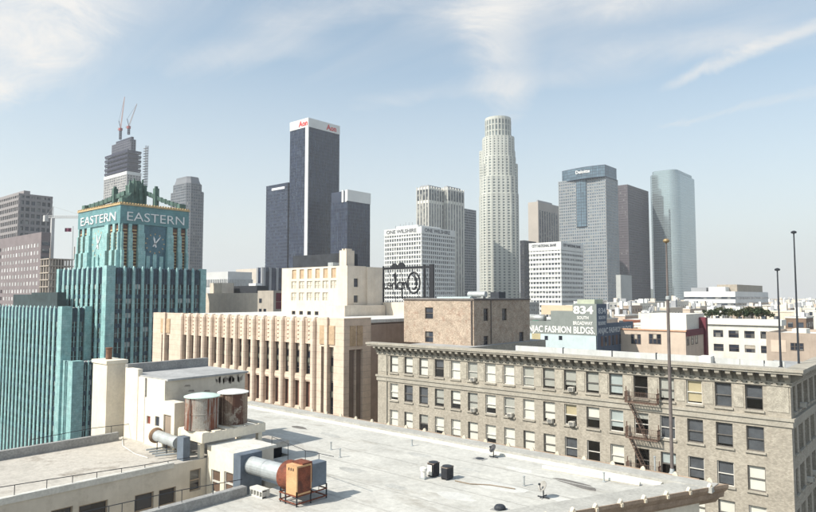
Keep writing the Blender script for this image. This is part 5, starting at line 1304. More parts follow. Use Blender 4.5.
fe_w = frame((CX0, 0), 90)
hw_ = []
for (a,b,t_,bt_) in WIN_W:
    u0_, u1_ = rX(a,t_,CX0).y, rX(b,t_,CX0).y; zt__ = rX((a+b)/2,t_,CX0).z
    hw_.append((u0_,u1_,zt__-1.9,zt__))
u0_, u1_ = rX(190,469,CX0).y, rX(201,469,CX0).y; zt__ = rX(195,469.5,CX0).z
hw_.append((u0_,u1_,zt__-1.3,zt__))
m = MB(); m.wall(fe_w, yF(CX0+1), CY1, 20, LWZ, hw_, .25); m.build('wing_court_wall', stuc_shade, nb)
MB().prism([(-46,yF(-45)),(CX0-.8,yF(CX0)),(CX0-.8,29),(-46,29)], 0, LWZ-.4).build('wing_core', dark_room, nb)
MB().prism([(-45.9,yF(-45)),(CX0-.01,yF(CX0+1)),(CX0-.01,29),(-45.9,29)], LWZ-.35, LWZ).build('wing_roof', roof_w, nb)
MB().box(CX0-.3,CX0+.06,yF(CX0+1),20.3,LWZ-.18,LWZ+.14).build('wing_coping', curb_m, nb)
sash_t = mat('tan_sash',(0.34,0.28,0.22),.7,.2)
for h in hw_:
    q = MB(); a,b,c_,d_ = h; f = fe_w; n0_, n1_ = -.2, -.1; mu = (a+b)/2
    for (ua,ub,za_,zb_) in ((a,a+.07,c_,d_),(b-.07,b,c_,d_),(a+.07,b-.07,d_-.07,d_),(a+.07,b-.07,c_,c_+.07),(a+.07,b-.07,(c_+d_)/2-.04,(c_+d_)/2+.04)): q.fbox(f,ua,ub,za_,zb_,n0_,n1_)
    w = q.build('window', sash_t, nb)
    p_ = MB(); p_.fbox(f,a+.07,b-.07,c_+.07,d_-.07,-.18,-.16); p_.build('pane', dark_glass, w)
# wing west parapet
wpx = [rZ(p,y,LWZ+.55).x for p,y in ((0,453),(60,441.5),(130,430))]
PX = sum(wpx)/3
MB().box(PX-.35,PX,yF(PX)+5,21.2,LWZ-.01,LWZ+.55).build('wing_parapet', grey_curb, nb)
MB().box(-46.1,PX-.36,yF(-46),29,LWZ-.36,LWZ-.02).build('wing_edge', grey_curb, nb)
# court parapet of the main roof
MB().box(CX1-.15,CX1+.3,yF(CX1+1),CY1-2.4,MR-.28,MR+.5).build('court_parapet', grey_curb, nb)
MB().box(CX0+.02,CX1-.02,yF(CX0+1),CY1,8,14).build('court_floor', grey_curb, nb)
# far parapet and curbs
MB().box(-56,A_.x-.5,Yf-1.5,Yf-.25,MR+.002,MR+.30).build('far_parapet', par_m, nb)
MB().box(-55,A_.x-3.2,Yf-1.86,Yf-1.52,MR-.01,MR+.14).build('pale_gutter', mat('gutter_white',(0.68,0.66,0.6),.8,.12,1.0), nb)
u_ = Vector((dirF.x,dirF.y)); nF = Vector((u_.y,-u_.x)); angF = math.degrees(math.atan2(u_.y,u_.x))
LF = 46.0; OF = (A_.x-u_.x*LF, A_.y-u_.y*LF)
ff = frame(OF, angF)
q = MB(); q.fbox(ff, 0, LF-1.6, MR+.001, MR+.26, -1.7, -.15); q.build('near_parapet', par_m, nb)
c2 = rZ(543,467,MR+.1); c3 = rZ(640,484,MR+.1)
q = MB(); q.tube([(c2.x,c2.y,MR+.06),(c3.x,c3.y,MR+.06)], .16, 6); q.build('inner_curb', mat('gutter_white',(0,0,0)), nb)
# cornice: near facade and far side
def prof(f, L0, L1, name):
    q = MB(); pr = [(-.6,.16),(0.0,.30),(.0,.12),(-.16,-.10),(-.30,-.22),(-.34,-.5),(-.62,-.62),(-.9,-.95),(-1.3,-1.0),(-1.3,.16)]
    q.loft([[f(L0,n_,MR+z_) for n_,z_ in pr],[f(L1,n_,MR+z_) for n_,z_ in pr]]); return q.build(name, cornice_m, nb)
prof(ff, 0, LF-.02, 'cornice')
fb_ = frame((A_.x, Yf), 180)
prof(fb_, 1.6, 45, 'cornice')
# shell ornaments (antefixes)
am = MB(); pts = [(-.20,0),(.20,0),(.24,.10),(.17,.26),(.09,.36),(0,.42),(-.09,.36),(-.17,.26),(-.24,.10)]
am.loft([[(x_,.10,z_) for x_,z_ in pts],[(x_,-.04,z_) for x_,z_ in pts],[(x_*.7,-.14,z_*.8+.03) for x_,z_ in pts]])
am.box(-.10,.10,-.22,-.10,-.14,.10); am.v = [(a*.7,b*.7,c*.7) for a,b,c in am.v]
ame = am.mesh('cornice_ornament', orn_m)
for p, y in ((577,511),(601,507.5),(626,503),(649,498.5),(670,494),(691,489.5),(711,485.5)):
    w_ = rZ(p,y,MR+.4); t_ = (w_.x-OF[0])*u_.x+(w_.y-OF[1])*u_.y
    inst('cornice_ornament', ame, nb, ff(t_,-.08,MR+.20), angF)
sp_t = 1.62
t_ -= sp_t*7
while t_ > 2: inst('cornice_ornament', ame, nb, ff(t_,-.08,MR+.20), angF); t_ -= sp_t
for k in range(20):
    inst('cornice_ornament', ame, nb, fb_(1.0+k*1.95,-.08,MR+.22), 180)

rngp = random.Random(11)
patch_ms = [mat('roof_patch_grey',(0.42,0.42,0.40),.92,.2,.8,speck=.15), mat('roof_patch_white',(0.54,0.54,0.52),.92,.12,.8,speck=.1), mat('roof_patch_tar',(0.17,0.16,0.15),.92,.25,1.2,speck=.2)]
for (pp, yy, w_, h_, k_) in ((500,487,3.2,1.5,1),(455,497,2.6,1.2,1),(575,484,3.0,.8,2),(420,455,2.2,.9,0),(350,470,1.8,1.0,0),(520,470,2.4,.8,1),(395,487,1.6,.7,0),(330,435,2.5,.8,0),(470,470,1.4,.5,0),(605,476,1.6,.4,0),(560,500,1.8,.6,1),(300,428,2.0,.7,2)):
    c_ = rZ(pp,yy,MR); ang_ = rngp.uniform(-.2,.2); pts = []
    for i in range(11):
        a = 2*math.pi*i/11; r_ = 1+rngp.uniform(-.28,.28); x_ = w_/2*math.cos(a)*r_; y_ = h_/2*math.sin(a)*r_
        pts.append((c_.x+x_*math.cos(ang_)-y_*math.sin(ang_), c_.y+x_*math.sin(ang_)+y_*math.cos(ang_)))
    MB().prism(pts, MR-.01, MR+.006+.001*rngp.random()).build('roof_patch', patch_ms[k_], nb)
for k in range(9):
    y_ = 14+k*2.7; xr_ = A_.x-2.6-(A_.y-y_)*dirF.x/dirF.y
    q = MB(); n_ = 24; xl_ = CX1+.5 if y_ < CY1 else -35.5
    if y_ > Yf-2.2: continue
    ptsa = [(xl_+(xr_-xl_)*i/n_, y_+rngp.uniform(-.03,.03)) for i in range(n_+1)]
    for i in range(n_): q.quad((ptsa[i][0],ptsa[i][1]-.05,MR+.012),(ptsa[i+1][0],ptsa[i+1][1]-.05,MR+.012),(ptsa[i+1][0],ptsa[i+1][1]+.05,MR+.012),(ptsa[i][0],ptsa[i][1]+.05,MR+.012))
    q.build('membrane_seam', mat('seam',(0.47,0.465,0.44),.9,.25,1.5,speck=.2), nb)

# penthouse on the wing
PY = 22.0; px0 = rY(125,400,PY).x; px1 = rY(165,385,PY).x; pz = rY(165,381,PY).z; py1 = rX(245,374,px1).y
pho = root('stucco_penthouse', ((px0+px1)/2, PY+3, LWZ), 'cream stucco penthouse with peeling side wall beside the water tanks', 'building')
f = frame((0,PY))
wh = [(rY(128.8,400,PY).x, rY(135.8,400,PY).x, rY(132,406,PY).z, rY(132,394.6,PY).z)]
m = MB(); m.wall(f, px0, px1, LWZ, pz, wh, .2); m.quad(f(px0,0,pz),f(px1,0,pz),f(px1,-.3,pz),f(px0,-.3,pz)); m.build('front_wall', stuc, pho)
q = MB(); h = wh[0]; q.fbox(f,h[0],h[1],h[2],h[3],-.2,-.15); w = q.build('window', dark_glass, pho)
q = MB(); mz = (h[2]+h[3])/2; q.fbox(f,h[0],h[1],mz-.05,mz+.05,-.15,-.08); q.fbox(f,h[0],h[0]+.06,h[2],h[3],-.15,-.09); q.fbox(f,h[1]-.06,h[1],h[2],h[3],-.15,-.09); q.build('sash', curb_m, w)
MB().box(px0+.01,px1-.21,PY+.21,py1-.01,LWZ,pz-.05).build('inner_wall', stuc, pho)
MB().box(px1-.2,px1,PY+.01,py1,LWZ,pz-.02).build('side_wall', stuc_shade, pho)
MB().box(px0+.3,px1+.15,PY+.1,py1+.2,pz-.03,pz+.10).build('roof', roof_grey, pho)
MB().box(px0-.05,px0+.35,PY-.02,py1+.2,pz-.2,pz+.75).build('roof_parapet', grey_curb, pho)
MB().box(px0+.02,px0+1.9,PY-.03,PY+.3,LWZ,pz+.5).build('raised_front', stuc, pho)
dxp = rY(146,400,PY).x; MB().tube([f(dxp,.06,LWZ),f(dxp,.06,pz)], .05, 6).build('downpipe', grey_curb, pho)
pt = MB()
fpx = frame((px1,PY),90)
random.seed(5)
for k in range(9):
    u = rX(216+k*2.7,380,px1).y-PY; z_ = rX(225,380,px1).z
    for s_ in range(2):
        a = random.uniform(-.35,.35); pts = [fpx(u+a,.012,z_-.25+random.uniform(0,.3)), fpx(u+a+random.uniform(.08,.2),.012,z_-.25+random.uniform(-.1,.15)), fpx(u+a+random.uniform(.05,.3),.012,z_+random.uniform(0,.3)), fpx(u+a-.02,.012,z_+random.uniform(.05,.3))]
        pt.quad(*pts)
for k in range(7):
    u = random.uniform(.4,3); z_ = random.uniform(LWZ+2.5,pz-.5); pt.quad(fpx(u,.012,z_),fpx(u+.5,.012,z_-.05),fpx(u+.45,.012,z_+.08),fpx(u+.1,.012,z_+.1))
pt.build('peeling_paint', mat('peel_dark',(0.28,0.25,0.22),.9,.4,3), pho, kind='stuff')
# low annex with door and openings
AY = 21.85; ax0_, ax1_ = rY(144.5,420,AY).x, rY(174.5,410,AY).x; az = rY(170,402.5,AY).z; ADp = max(.6, rX(184.5,410,ax1_).y-AY)
oa = [(rY(146.6,420,AY).x, rY(150.3,420,AY).x, rY(148,424,AY).z, rY(148,416,AY).z), (rY(155,420,AY).x, rY(159.3,420,AY).x, rY(157,426.5,AY).z, rY(157,416.5,AY).z), (rY(163.5,420,AY).x, rY(171,420,AY).x, LWZ+.1, rY(167,415,AY).z)]
fa = frame((0,AY)); m = MB(); m.wall(fa, ax0_, ax1_, LWZ, az, oa, .13); m.quad(fa(ax0_,0,az),fa(ax1_,0,az),fa(ax1_,-ADp,az),fa(ax0_,-ADp,az)); m.quad(fa(ax1_,0,LWZ),fa(ax1_,-ADp,LWZ),fa(ax1_,-ADp,az),fa(ax1_,0,az)); m.quad(fa(ax0_,-.14,LWZ),fa(ax0_,0,LWZ),fa(ax0_,0,az),fa(ax0_,-.14,az))
m.build('annex_wall', stuc, pho)
for h, mm, nm in zip(oa, (mat('red_shutter',(0.22,0.06,0.045),.8,.3,2), dark_glass, mat('shadow_door',(0.3,0.24,0.19),.9,.2)), ('shutter','window','door')):
    q = MB(); q.fbox(fa,h[0],h[1],h[2],h[3],-.13,-.10); q.build(nm, mm, pho)
# chimney outside the parapet
cc = rZ(105,437,LWZ); cx1 = cc.x; cy0 = cc.y; cx0 = rY(92,400,cy0).x; cyr = rX(125.5,400,cx1).y; czt = rD(105,361,math.hypot(0,(cc-CAM).dot(Vector((FWD.x,FWD.y,0)).normalized()))).z
chm = root('chimney_stack', ((cx0+cx1)/2,(cy0+cyr)/2,30), 'tall square cream chimney stack with rusty flue beside the stucco penthouse', 'chimney')
MB().box(cx0,cx1,cy0,cyr,30,czt-.25).build('stack', stuc, chm)
MB().box(cx0-.08,cx1+.08,cy0-.08,cyr+.08,czt-.25,czt).build('cap', stuc, chm)
fxp = rY(109,352,(cy0+cyr)/2); MB().lathe((fxp.x,fxp.y,czt), [(.22,0),(.22,.75),(.26,.76),(.26,.85),(.2,.86)], 14).build('flue', mat('rust_flue',(0.2,0.11,0.075),.85,.4,3), chm)

# water tanks on platform
rusty_w = mat('rusty_white_tank', (0.36,0.335,0.30), .7, .25, 1.5, streak=1.0, srange=(.47,.55), streak_col=(0.15,0.05,0.028), speck=.2, blotch=(.22,.12,.075), blotch_amt=.85, blotch_scale=1.3, brange=(.55,.64))
rusty_d = mat('rusty_brown_tank', (0.30,0.235,0.18), .75, .25, 1.5, streak=.95, srange=(.46,.58), streak_col=(0.09,0.04,0.028), speck=.3, blotch=(.40,.36,.30), blotch_amt=.7, blotch_scale=1.2, brange=(.56,.64))
TXC = -37.2; ztk = 44.62
def tank(pxc, ytop, ybase, wpx, m, capm, label):
    c_ = rX(pxc, ybase, TXC); rad = wpx/2*( (c_-CAM).dot(FWD) )/F_PX; zt_ = rX(pxc, ytop, TXC).z; H = zt_-ztk
    t = root('water_tank', (c_.x,c_.y,ztk), label, 'water tank', 'water tanks on the roof')
    MB().lathe((c_.x,c_.y,ztk), [(rad*.99,0),(rad,.02),(rad,.10),(rad*.985,.11),(rad*.985,H*.48),(rad,H*.485),(rad,H*.515),(rad*.985,H*.52),(rad*.985,H-.1),(rad,H-.09),(rad,H)], 40).build('drum', m, t, smooth=False)
    MB().lathe((c_.x,c_.y,ztk+H), [(rad*1.06,.0),(rad*1.06,.05),(rad*.8,.13),(rad*.3,.22),(.02,.24)], 40).build('lid', capm, t)
    MB().tube([(c_.x+rad*.3,c_.y-rad*.96-.05,ztk+.05),(c_.x+rad*.3,c_.y-rad*.96-.05,ztk+H)], .035, 6).build('overflow_pipe', m, t)
    return c_, rad
ca, ra = tank(201.5, 396.5, 428, 33, rusty_w, mat('mint_lid',(0.5,0.62,0.57),.7,.15,1.5), 'pale rust streaked water tank with mint green lid')
cb_, rb_ = tank(232.5, 392.5, 425, 29, rusty_d, mat('white_lid',(0.72,0.71,0.68),.7,.12,1.5), 'brown rusted water tank with white lid')
pf = root('tank_platform', (TXC, ca.y, LWZ), 'white concrete platform with open gaps carrying the two water tanks', 'platform')
pY0 = rX(205,440,TXC+1.5).y-.2; pY1 = cb_.y+rb_+.6; pX0, pX1 = TXC-1.35, TXC+1.5
pX0_ = pX0
q = MB(); q.box(pX1-.25,pX1,pY0,pY1,ztk-.62,ztk-.06); q.build('side_beam', stuc, pf)
q = MB(); q.box(pX0,pX0+.25,pY0,pY1,ztk-.62,ztk-.06); q.build('side_beam', stuc, pf)
q = MB(); q.box(pX0+.251,pX1-.251,pY0+.02,pY0+.3,ztk-.62,ztk-.07); q.build('end_beam', stuc, pf)
n_ = 6
for k in range(n_):
    y_ = pY0+.05+(pY1-pY0-.6)*k/(n_-1); MB().box(pX0+.02,pX1-.02,y_,y_+.5,ztk-.06,ztk).build('deck_plank', stuc, pf)
for (x_, y_) in ((pX0+.1,pY0+.15),(CX0-.45,pY0+.15),(pX0+.1,pY1-.5),(pX1-.4,pY1-.5)):
    zb_ = LWZ if x_ < CX0-.3 else MR
    MB().box(x_,x_+.3,y_,y_+.3,zb_,ztk-.62).build('leg', stuc, pf)
# elbow duct with rusty mouth, blue-grey box
bc_ = rZ(183,461.5,LWZ); bx1_, by0_ = min(bc_.x,CX0-.02), bc_.y; bx0_ = rY(177,450,by0_).x; by1_ = rX(190,450,bx1_).y; bzt = rX(183,438,bx1_).z
dk = root('intake_duct', (bx0_,by0_,LWZ), 'grey round duct with rusty flared mouth ending in a blue grey box', 'duct')
MB().box(bx0_,bx1_,by0_,by1_,LWZ+.002,bzt).build('box', blue_metal, dk)
p0 = rY(156.5,435.5,by0_+.35); p1 = rY(178,443,by0_+.35); p1.z = max(p1.z, LWZ+.7)
MB().tube([p0,p1], .36, 20).build('round_duct', grey_metal, dk)
dv = (p0-p1).normalized(); MB().tube([p0+dv*.12,p0+dv*.1,p0,p0-dv*.12], [.44,.5,.5,.38], 20).build('flared_rim', mat('rust_rim',(0.26,0.17,0.11),.8,.35,3), dk)
MB().tube([p0+dv*.121,p0+dv*.125],.43,20).build('dark_mouth', dark_room, dk)
q = MB()
for t_ in (.25,.7):
    c_ = p0.lerp(p1,t_)
    for s_ in (-.3,.3): q.tube([(c_.x,c_.y+s_,LWZ),(c_.x,c_.y+s_,c_.z-.2)], .03, 5)
q.build('support', dark_metal, dk)
bu = root('duct_box', (bx0_,by0_+1.2,LWZ), 'small dark blue grey vent box at foot of the penthouse annex', 'vent')
v0 = rZ(171,437,LWZ); MB().box(v0.x-.45,v0.x+.45,v0.y-.05,v0.y+.6,LWZ,LWZ+1.0).build('case', blue_metal, bu)
q = MB(); q.fbox(frame((v0.x-.45,v0.y-.05)),.1,.8,LWZ+.15,LWZ+.85,0,.03); q.build('louvre', dark_metal, bu)
# pipes lying on the wing roof
q = MB()
for k in range(4): a = rZ(146+k*3,450+k*2,LWZ+.2); b = rZ(174+k,446+k*2.5,LWZ+.2); q.tube([a,b], .06, 6)
single(q, 'pipe_run', grey_metal, tuple(rZ(160,450,LWZ)), 'cluster of small grey pipes under the round duct', 'pipe')
# block at the end of the court, with two windows
BB = rD(238,455,38.4); kx1, ky0, kz = BB.x, BB.y, BB.z; kx0 = CX0+.05; 
kb = root('court_block', ((kx0+kx1)/2, ky0+1, 20), 'bright cream block with two sash windows at end of light court', 'building')
fk = frame((0,ky0))
wk = [(rY(a,480,ky0).x, rY(b,480,ky0).x, rY((a+b)/2,d_,ky0).z-.4, rY((a+b)/2,c_,ky0).z) for a,b,c_,d_ in ((211,220,470.5,487),(224,233,472.5,489))]
m = MB(); m.wall(fk, kx0, kx1, 20, kz, wk, .2); m.build('front_wall', stuc, kb)
MB().box(kx0+.01,kx1-.01,ky0+.21,ky0+2.6,20,kz-.03).build('inner_wall', stuc_shade, kb)
MB().box(kx0,kx1+.02,ky0+.001,ky0+2.8,kz-.03,kz+.12).build('roof', curb_m, kb)
for h in wk:
    q = MB(); mz = h[2]+(h[3]-h[2])*.5
    for (a,b,c_,d_) in ((h[0],h[0]+.07,h[2],h[3]),(h[1]-.07,h[1],h[2],h[3]),(h[0]+.07,h[1]-.07,h[3]-.07,h[3]),(h[0]+.07,h[1]-.07,h[2],h[2]+.07),(h[0]+.07,h[1]-.07,mz-.05,mz+.05)): q.fbox(fk,a,b,c_,d_,-.16,-.07)
    w = q.build('window', curb_m, kb)
    q = MB(); q.fbox(fk,h[0]+.07,h[1]-.07,h[2]+.07,h[3]-.07,-.15,-.13); q.build('pane', mat('brown_pane',(0.16,0.11,0.085),.25,.3,.8,spec=.6), w)
# duct box on its right side, round duct, blower set
lb_y0, lb_y1 = ky0+.1, ky0+1.3
bl = root('exhaust_blower', (rZ(292,503,MR).x, rZ(292,503,MR).y, MR), 'rusty exhaust blower set with orange box, red drum and dark fan case on legs', 'blower')
orange = mat('orange_rust_paint', (0.56,0.34,0.18), .7, .22, 1.6, streak=.5, streak_col=(.35,.12,.05), speck=.15)
rustred = mat('rust_red_drum', (0.21,0.065,0.038), .8, .3, 1.8, blotch=(.075,.032,.025), blotch_amt=.85, blotch_scale=1.6, brange=(.48,.6), speck=.3)
fc = rZ(296.5,508,MR); ox1, oy0 = fc.x, fc.y
oz0 = rD(296.5,496.5,(fc-CAM).dot(Vector((FWD.x,FWD.y,0)).normalized())).z; oz1 = rD(296.5,467,(fc-CAM).dot(Vector((FWD.x,FWD.y,0)).normalized())).z
ox0 = rY(286,490,oy0).x; oy1 = rX(311.5,485,ox1).y
fo = frame((ox0,oy0))
MB().box(ox0,ox1,oy0,oy1,oz0,oz1).build('outlet_box', orange, bl)
q = MB(); q.fbox(frame((ox1,oy0),90), .08, oy1-oy0-.08, oz0+.1, oz1-.1, .0, .02); q.build('rusted_shade_panel', rustred, bl)  # rust panel whose dark colour also carries the shade of this side
for k in range(3): q = MB(); u = (ox1-ox0)*(.22+.2*k); q.fbox(fo,u,u+.07,oz1-.28,oz1-.14,0,.012); q.build('slot', dark_room, bl)
dcx, dcy = ox0-.35, oy0+.85
dcz = rY(286,474,dcy).z
drr = .80
q = MB(); 
def ringX(x_, r_): return [(x_, dcy+r_*math.cos(2*math.pi*k/28), dcz+r_*math.sin(2*math.pi*k/28)) for k in range(28)]
q.loft([ringX(dcx-.62,drr*.6),ringX(dcx-.6,drr*.97),ringX(dcx-.52,drr),ringX(dcx+.42,drr),ringX(dcx+.5,drr*.97),ringX(dcx+.52,drr*.5)]); q.build('blower_drum', rustred, bl)
MB().box(ox0+.12,ox1-.1,oy1+.05,oy1+1.15,oz0+.15,oz1-.12).build('fan_case', blue_metal, bl)
MB().box(ox0-.05,ox1-.02,oy1-.6,oy1+.06,oz0+.5,oz1+.08).build('drum_neck', rustred, bl)
for (x_,y_) in ((ox0-.6,oy0+.05),(ox1-.06,oy0),(ox0-.6,oy1+1.1),(ox1-.1,oy1+1.1),(ox1-.06,oy1-.06),(ox0-.1,oy0)):
    MB().box(x_,x_+.06,y_,y_+.06,MR,oz0+.2).build('leg', dark_metal, bl)
q = MB(); zz = MR+.12
for (a,b,c_,d_) in ((ox0-.6,ox1,oy0+.0,oy0+.05),(ox0-.6,ox1,oy1+1.08,oy1+1.13)): q.box(a,b,c_,d_,zz,zz+.06); q.box(a,b,c_,d_,oz0-.08,oz0-.02)
for (x_) in (ox0-.6,ox1-.06): q.box(x_,x_+.06,oy0+.06,oy1+1.07,zz+.001,zz+.061); q.box(x_,x_+.06,oy0+.06,oy1+1.07,oz0-.081,oz0-.021)
q.build('base_frame', rustred, bl)
du = root('round_duct', (kx1+.6, dcy, MR), 'grey sheet metal duct between cream court block and rusty blower', 'duct')
MB().tube([(kx1+.7,dcy,dcz-.05),(kx1+2.2,dcy,dcz-.04),(kx1+2.25,dcy,dcz-.04),(kx1+2.3,dcy,dcz-.04),(dcx-.6,dcy,dcz)], [.5,.5,.53,.5,.5], 22).build('tube', grey_metal, du)
MB().box(kx1+.03,kx1+.75,dcy-.75,dcy+.75,MR-1.5,dcz+.62).build('plenum_box', blue_metal, du)
# breeze blocks
bb = rZ(255,497,MR)
for k in range(1):
    r_ = root('concrete_block', (bb.x,bb.y,MR), 'low pale hollow concrete block stand beside the court parapet', 'block')
    q = MB(); fq = frame((bb.x-.5,bb.y))
    q.wall(fq,0,1.15,MR,MR+.42,[(.1+i*.27,.3+i*.27,MR+.08,MR+.34) for i in range(4)],.3); q.build('front', curb_m, r_)
    MB().box(bb.x-.5,bb.x+.65,bb.y+.31,bb.y+.5,MR,MR+.42).build('back', curb_m, r_); MB().box(bb.x-.5,bb.x+.65,bb.y,bb.y+.5,MR+.421,MR+.46).build('top_slab', curb_m, r_)
# condensers
cnd_m = mat('condenser_case',(0.035,0.036,0.042),.6,.3,4); 
def condenser(pxl, pxc, pxr, yb, yt, label, side):
    c_ = rZ(pxc,yb,MR); x1_, y0_ = c_.x, c_.y; x0_ = rY(pxl,yb,y0_).x; y1_ = rX(pxr,yb,x1_).y; zt_ = rD(pxc,yt,(c_-CAM).dot(Vector((FWD.x,FWD.y,0)).normalized())).z
    r_ = root('condenser_unit', (x1_,y0_,MR), label, 'air conditioner', 'condenser units on the pale roof')
    MB().box(x0_,x1_,y0_,y1_,MR+.08,zt_).build('case', cnd_m, r_)
    MB().box(x0_-.02,x1_+.02,y0_-.02,y1_+.02,zt_,zt_+.05).build('top', mat('condenser_top',(0.25,0.2,0.17),.6,.3), r_)
    MB().lathe(((x0_+x1_)/2,(y0_+y1_)/2,zt_+.05), [(.3,0),(.3,.04),(.26,.05),(.05,.06)], 18).build('fan_guard', dark_metal, r_)
    q = MB()
    for k in range(7): q.fbox(frame((x1_,y0_),90),.04,y1_-y0_-.04,MR+.16+k*.1,MR+.20+k*.1,0,.02); q.fbox(frame((x0_,y0_)),.04,x1_-x0_-.04,MR+.16+k*.1,MR+.20+k*.1,0,.02)
    q.build('fin_grille', dark_metal, r_, kind='stuff')
    if side: MB().box(x0_+.05,x1_-.1,y0_-.06,y0_-.025,MR+.12,zt_-.05).build('pale_side_panel', white_paint, r_)
    for x_ in (x0_+.02,x1_-.1): MB().box(x_,x_+.08,y0_+.02,y1_-.02,MR,MR+.08).build('skid', dark_metal, r_)
condenser(427.5,433.5,439.5,478,465,'black condenser with pale front panel on the open roof',True)
condenser(441,447,453.5,481,469,'plain black box condenser on the open roof',False)
wv = rZ(423.5,479,MR); r_ = root('vent_pipe', (wv.x,wv.y,MR), 'white hooded vent beside the black condensers', 'vent')
MB().lathe((wv.x,wv.y,MR), [(.16,0),(.16,.45),(.22,.5),(.22,.65),(.1,.72)], 14).build('pipe', white_paint, r_); MB().box(wv.x-.2,wv.x+.2,wv.y-.16,wv.y+.16,MR,MR+.12).build('base', grey_metal, r_)
l0 = rZ(455,481.5,MR); q = MB(); q.tube([(l0.x,l0.y,MR+.04)]+[tuple(rZ(p,y,MR+.04)) for p,y in ((470,484),(490,485),(515,489))], .035, 5); single(q,'refrigerant_line',mat('line_brown',(0.25,0.2,0.15),.8,.3),(l0.x,l0.y,MR),'thin brown pipe trailing over the roof from the condensers','pipe')
# dishes and vents
def dish(pxx, yb, size, label, col):
    p = rZ(pxx,yb,MR); r_ = root('satellite_dish', tuple(p), label, 'satellite dish')
    MB().tube([p,(p.x,p.y,MR+size*.9)], .035, 6).build('mast', dark_metal, r_); MB().box(p.x-.35,p.x+.35,p.y-.03,p.y+.03,MR,MR+.06).box(p.x-.03,p.x+.03,p.y-.35,p.y+.35,MR+.061,MR+.10).build('foot', dark_metal, r_)
    n_ = Vector((-.35,-.75,.55)).normalized(); a = n_.cross(Vector((0,0,1))).normalized(); b = n_.cross(a); c_ = Vector((p.x,p.y,MR+size*.95))
    MB().loft([[c_+n_*(d_)+(a*math.cos(2*math.pi*k/20)+b*math.sin(2*math.pi*k/20))*s_ for k in range(20)] for s_,d_ in ((size*.05,-.02),(size*.3,.0),(size*.5,.08),(size*.5,.10),(size*.28,.03),(size*.04,.0))]).build('reflector', col, r_)
    MB().tube([c_-b*size*-.45, c_+n_*size*.5],.02,5).box(c_.x+n_.x*size*.5-.05,c_.x+n_.x*size*.5+.05,c_.y+n_.y*size*.5-.05,c_.y+n_.y*size*.5+.05,c_.z+n_.z*size*.5-.05,c_.z+n_.z*size*.5+.05).build('feed_arm', dark_metal, r_)
dish(543.5,498,.62,'grey satellite dish on cross foot near the ornamented cornice', mat('dish_grey',(0.32,0.31,0.29),.6,.2,3))
dish(493.5,457.5,.6,'small dark satellite dish near the far parapet', mat('dish_dark',(0.06,0.06,0.065),.6,.2,3))
for k, (p,y,lab) in enumerate(((480,459,'flat dark roof patch plate by the far dish'),(500,510,'low black roof vent near the ornamented cornice'))):
    w_ = rZ(p,y,MR); r_ = root('roof_vent', (w_.x,w_.y,MR), lab, 'vent')
    hh = .07 if k == 0 else .3
    MB().lathe((w_.x,w_.y,MR), [(.3,0),(.3,hh*.5),(.22,hh*.8),(.05,hh*.9)], 14).build('cap', dark_metal, r_); MB().box(w_.x-.4,w_.x+.4,w_.y-.34,w_.y+.34,MR,MR+.03).build('flashing', grey_curb, r_)
for k,(p,y,h_) in enumerate(((331,450,.5),(340,457.5,.55),(412,446,.4),(524,486,.5),(604,482,.5),(655,472,.9))):
    w_ = rZ(p,y,MR); q = MB(); q.lathe((w_.x,w_.y,MR), [(.12,0),(.12,.03),(.05,.06),(.05,h_),(.08,h_+.01),(.08,h_+.06)], 10)
    single(q,'vent_stack',grey_metal,(w_.x,w_.y,MR),'thin vent stack standing on the open pale roof','vent','vent stacks on the pale roof')
# railings and cables
def rail(pts, name, label, r_=.022, post=True, zlow=None):
    o = root(name, tuple(pts[0]), label, 'railing')
    MB().tube(pts, r_, 5).build('rail', dark_metal, o)
    if post:
        for a, b in zip(pts[:-1], pts[1:]):
            for t_ in (0, .5):
                p = Vector(a).lerp(Vector(b), t_); MB().tube([(p.x,p.y,zlow),(p.x,p.y,p.z)], .02, 5).build('post', dark_metal, o)
rail([rX(p,y,CX0-.15) for p,y in ((-20,490.5),(47,480),(97,472.3),(145,465),(190,457.5))], 'railing', 'thin dark pipe rail along edge of the wing roof', zlow=LWZ+.1)
rail([rX(p,y,CX1+.05) for p,y in ((60,517.5),(109,506.3),(135,500.5),(182,490),(242,479.5))], 'railing', 'thin dark pipe rail over the light court parapet', zlow=MR+.5)
rail([rX(p,y,PX-.2) for p,y in ((30,440),(91,428.5),(131,424))], 'railing', 'thin dark pipe rail on the wing parapet beside the chimney', zlow=LWZ+.5)
rail([(kx1-.2,ky0+2.6,kz+.6),(kx1+3.0,ky0+2.6,kz+.25),(ox1+.2,oy1+1.4,oz1+.12)], 'cable_rail', 'dark cable strung from the court block to the blower', .02, True, MR)
q = MB(); pts = [rZ(p,y,LWZ+.03) for p,y in ((122,437),(123,446),(135,454),(148,458))]; q.tube(pts,.035,5)
single(q,'hose',curb_m,tuple(pts[0]),'pale hose curving over the wing roof','hose')
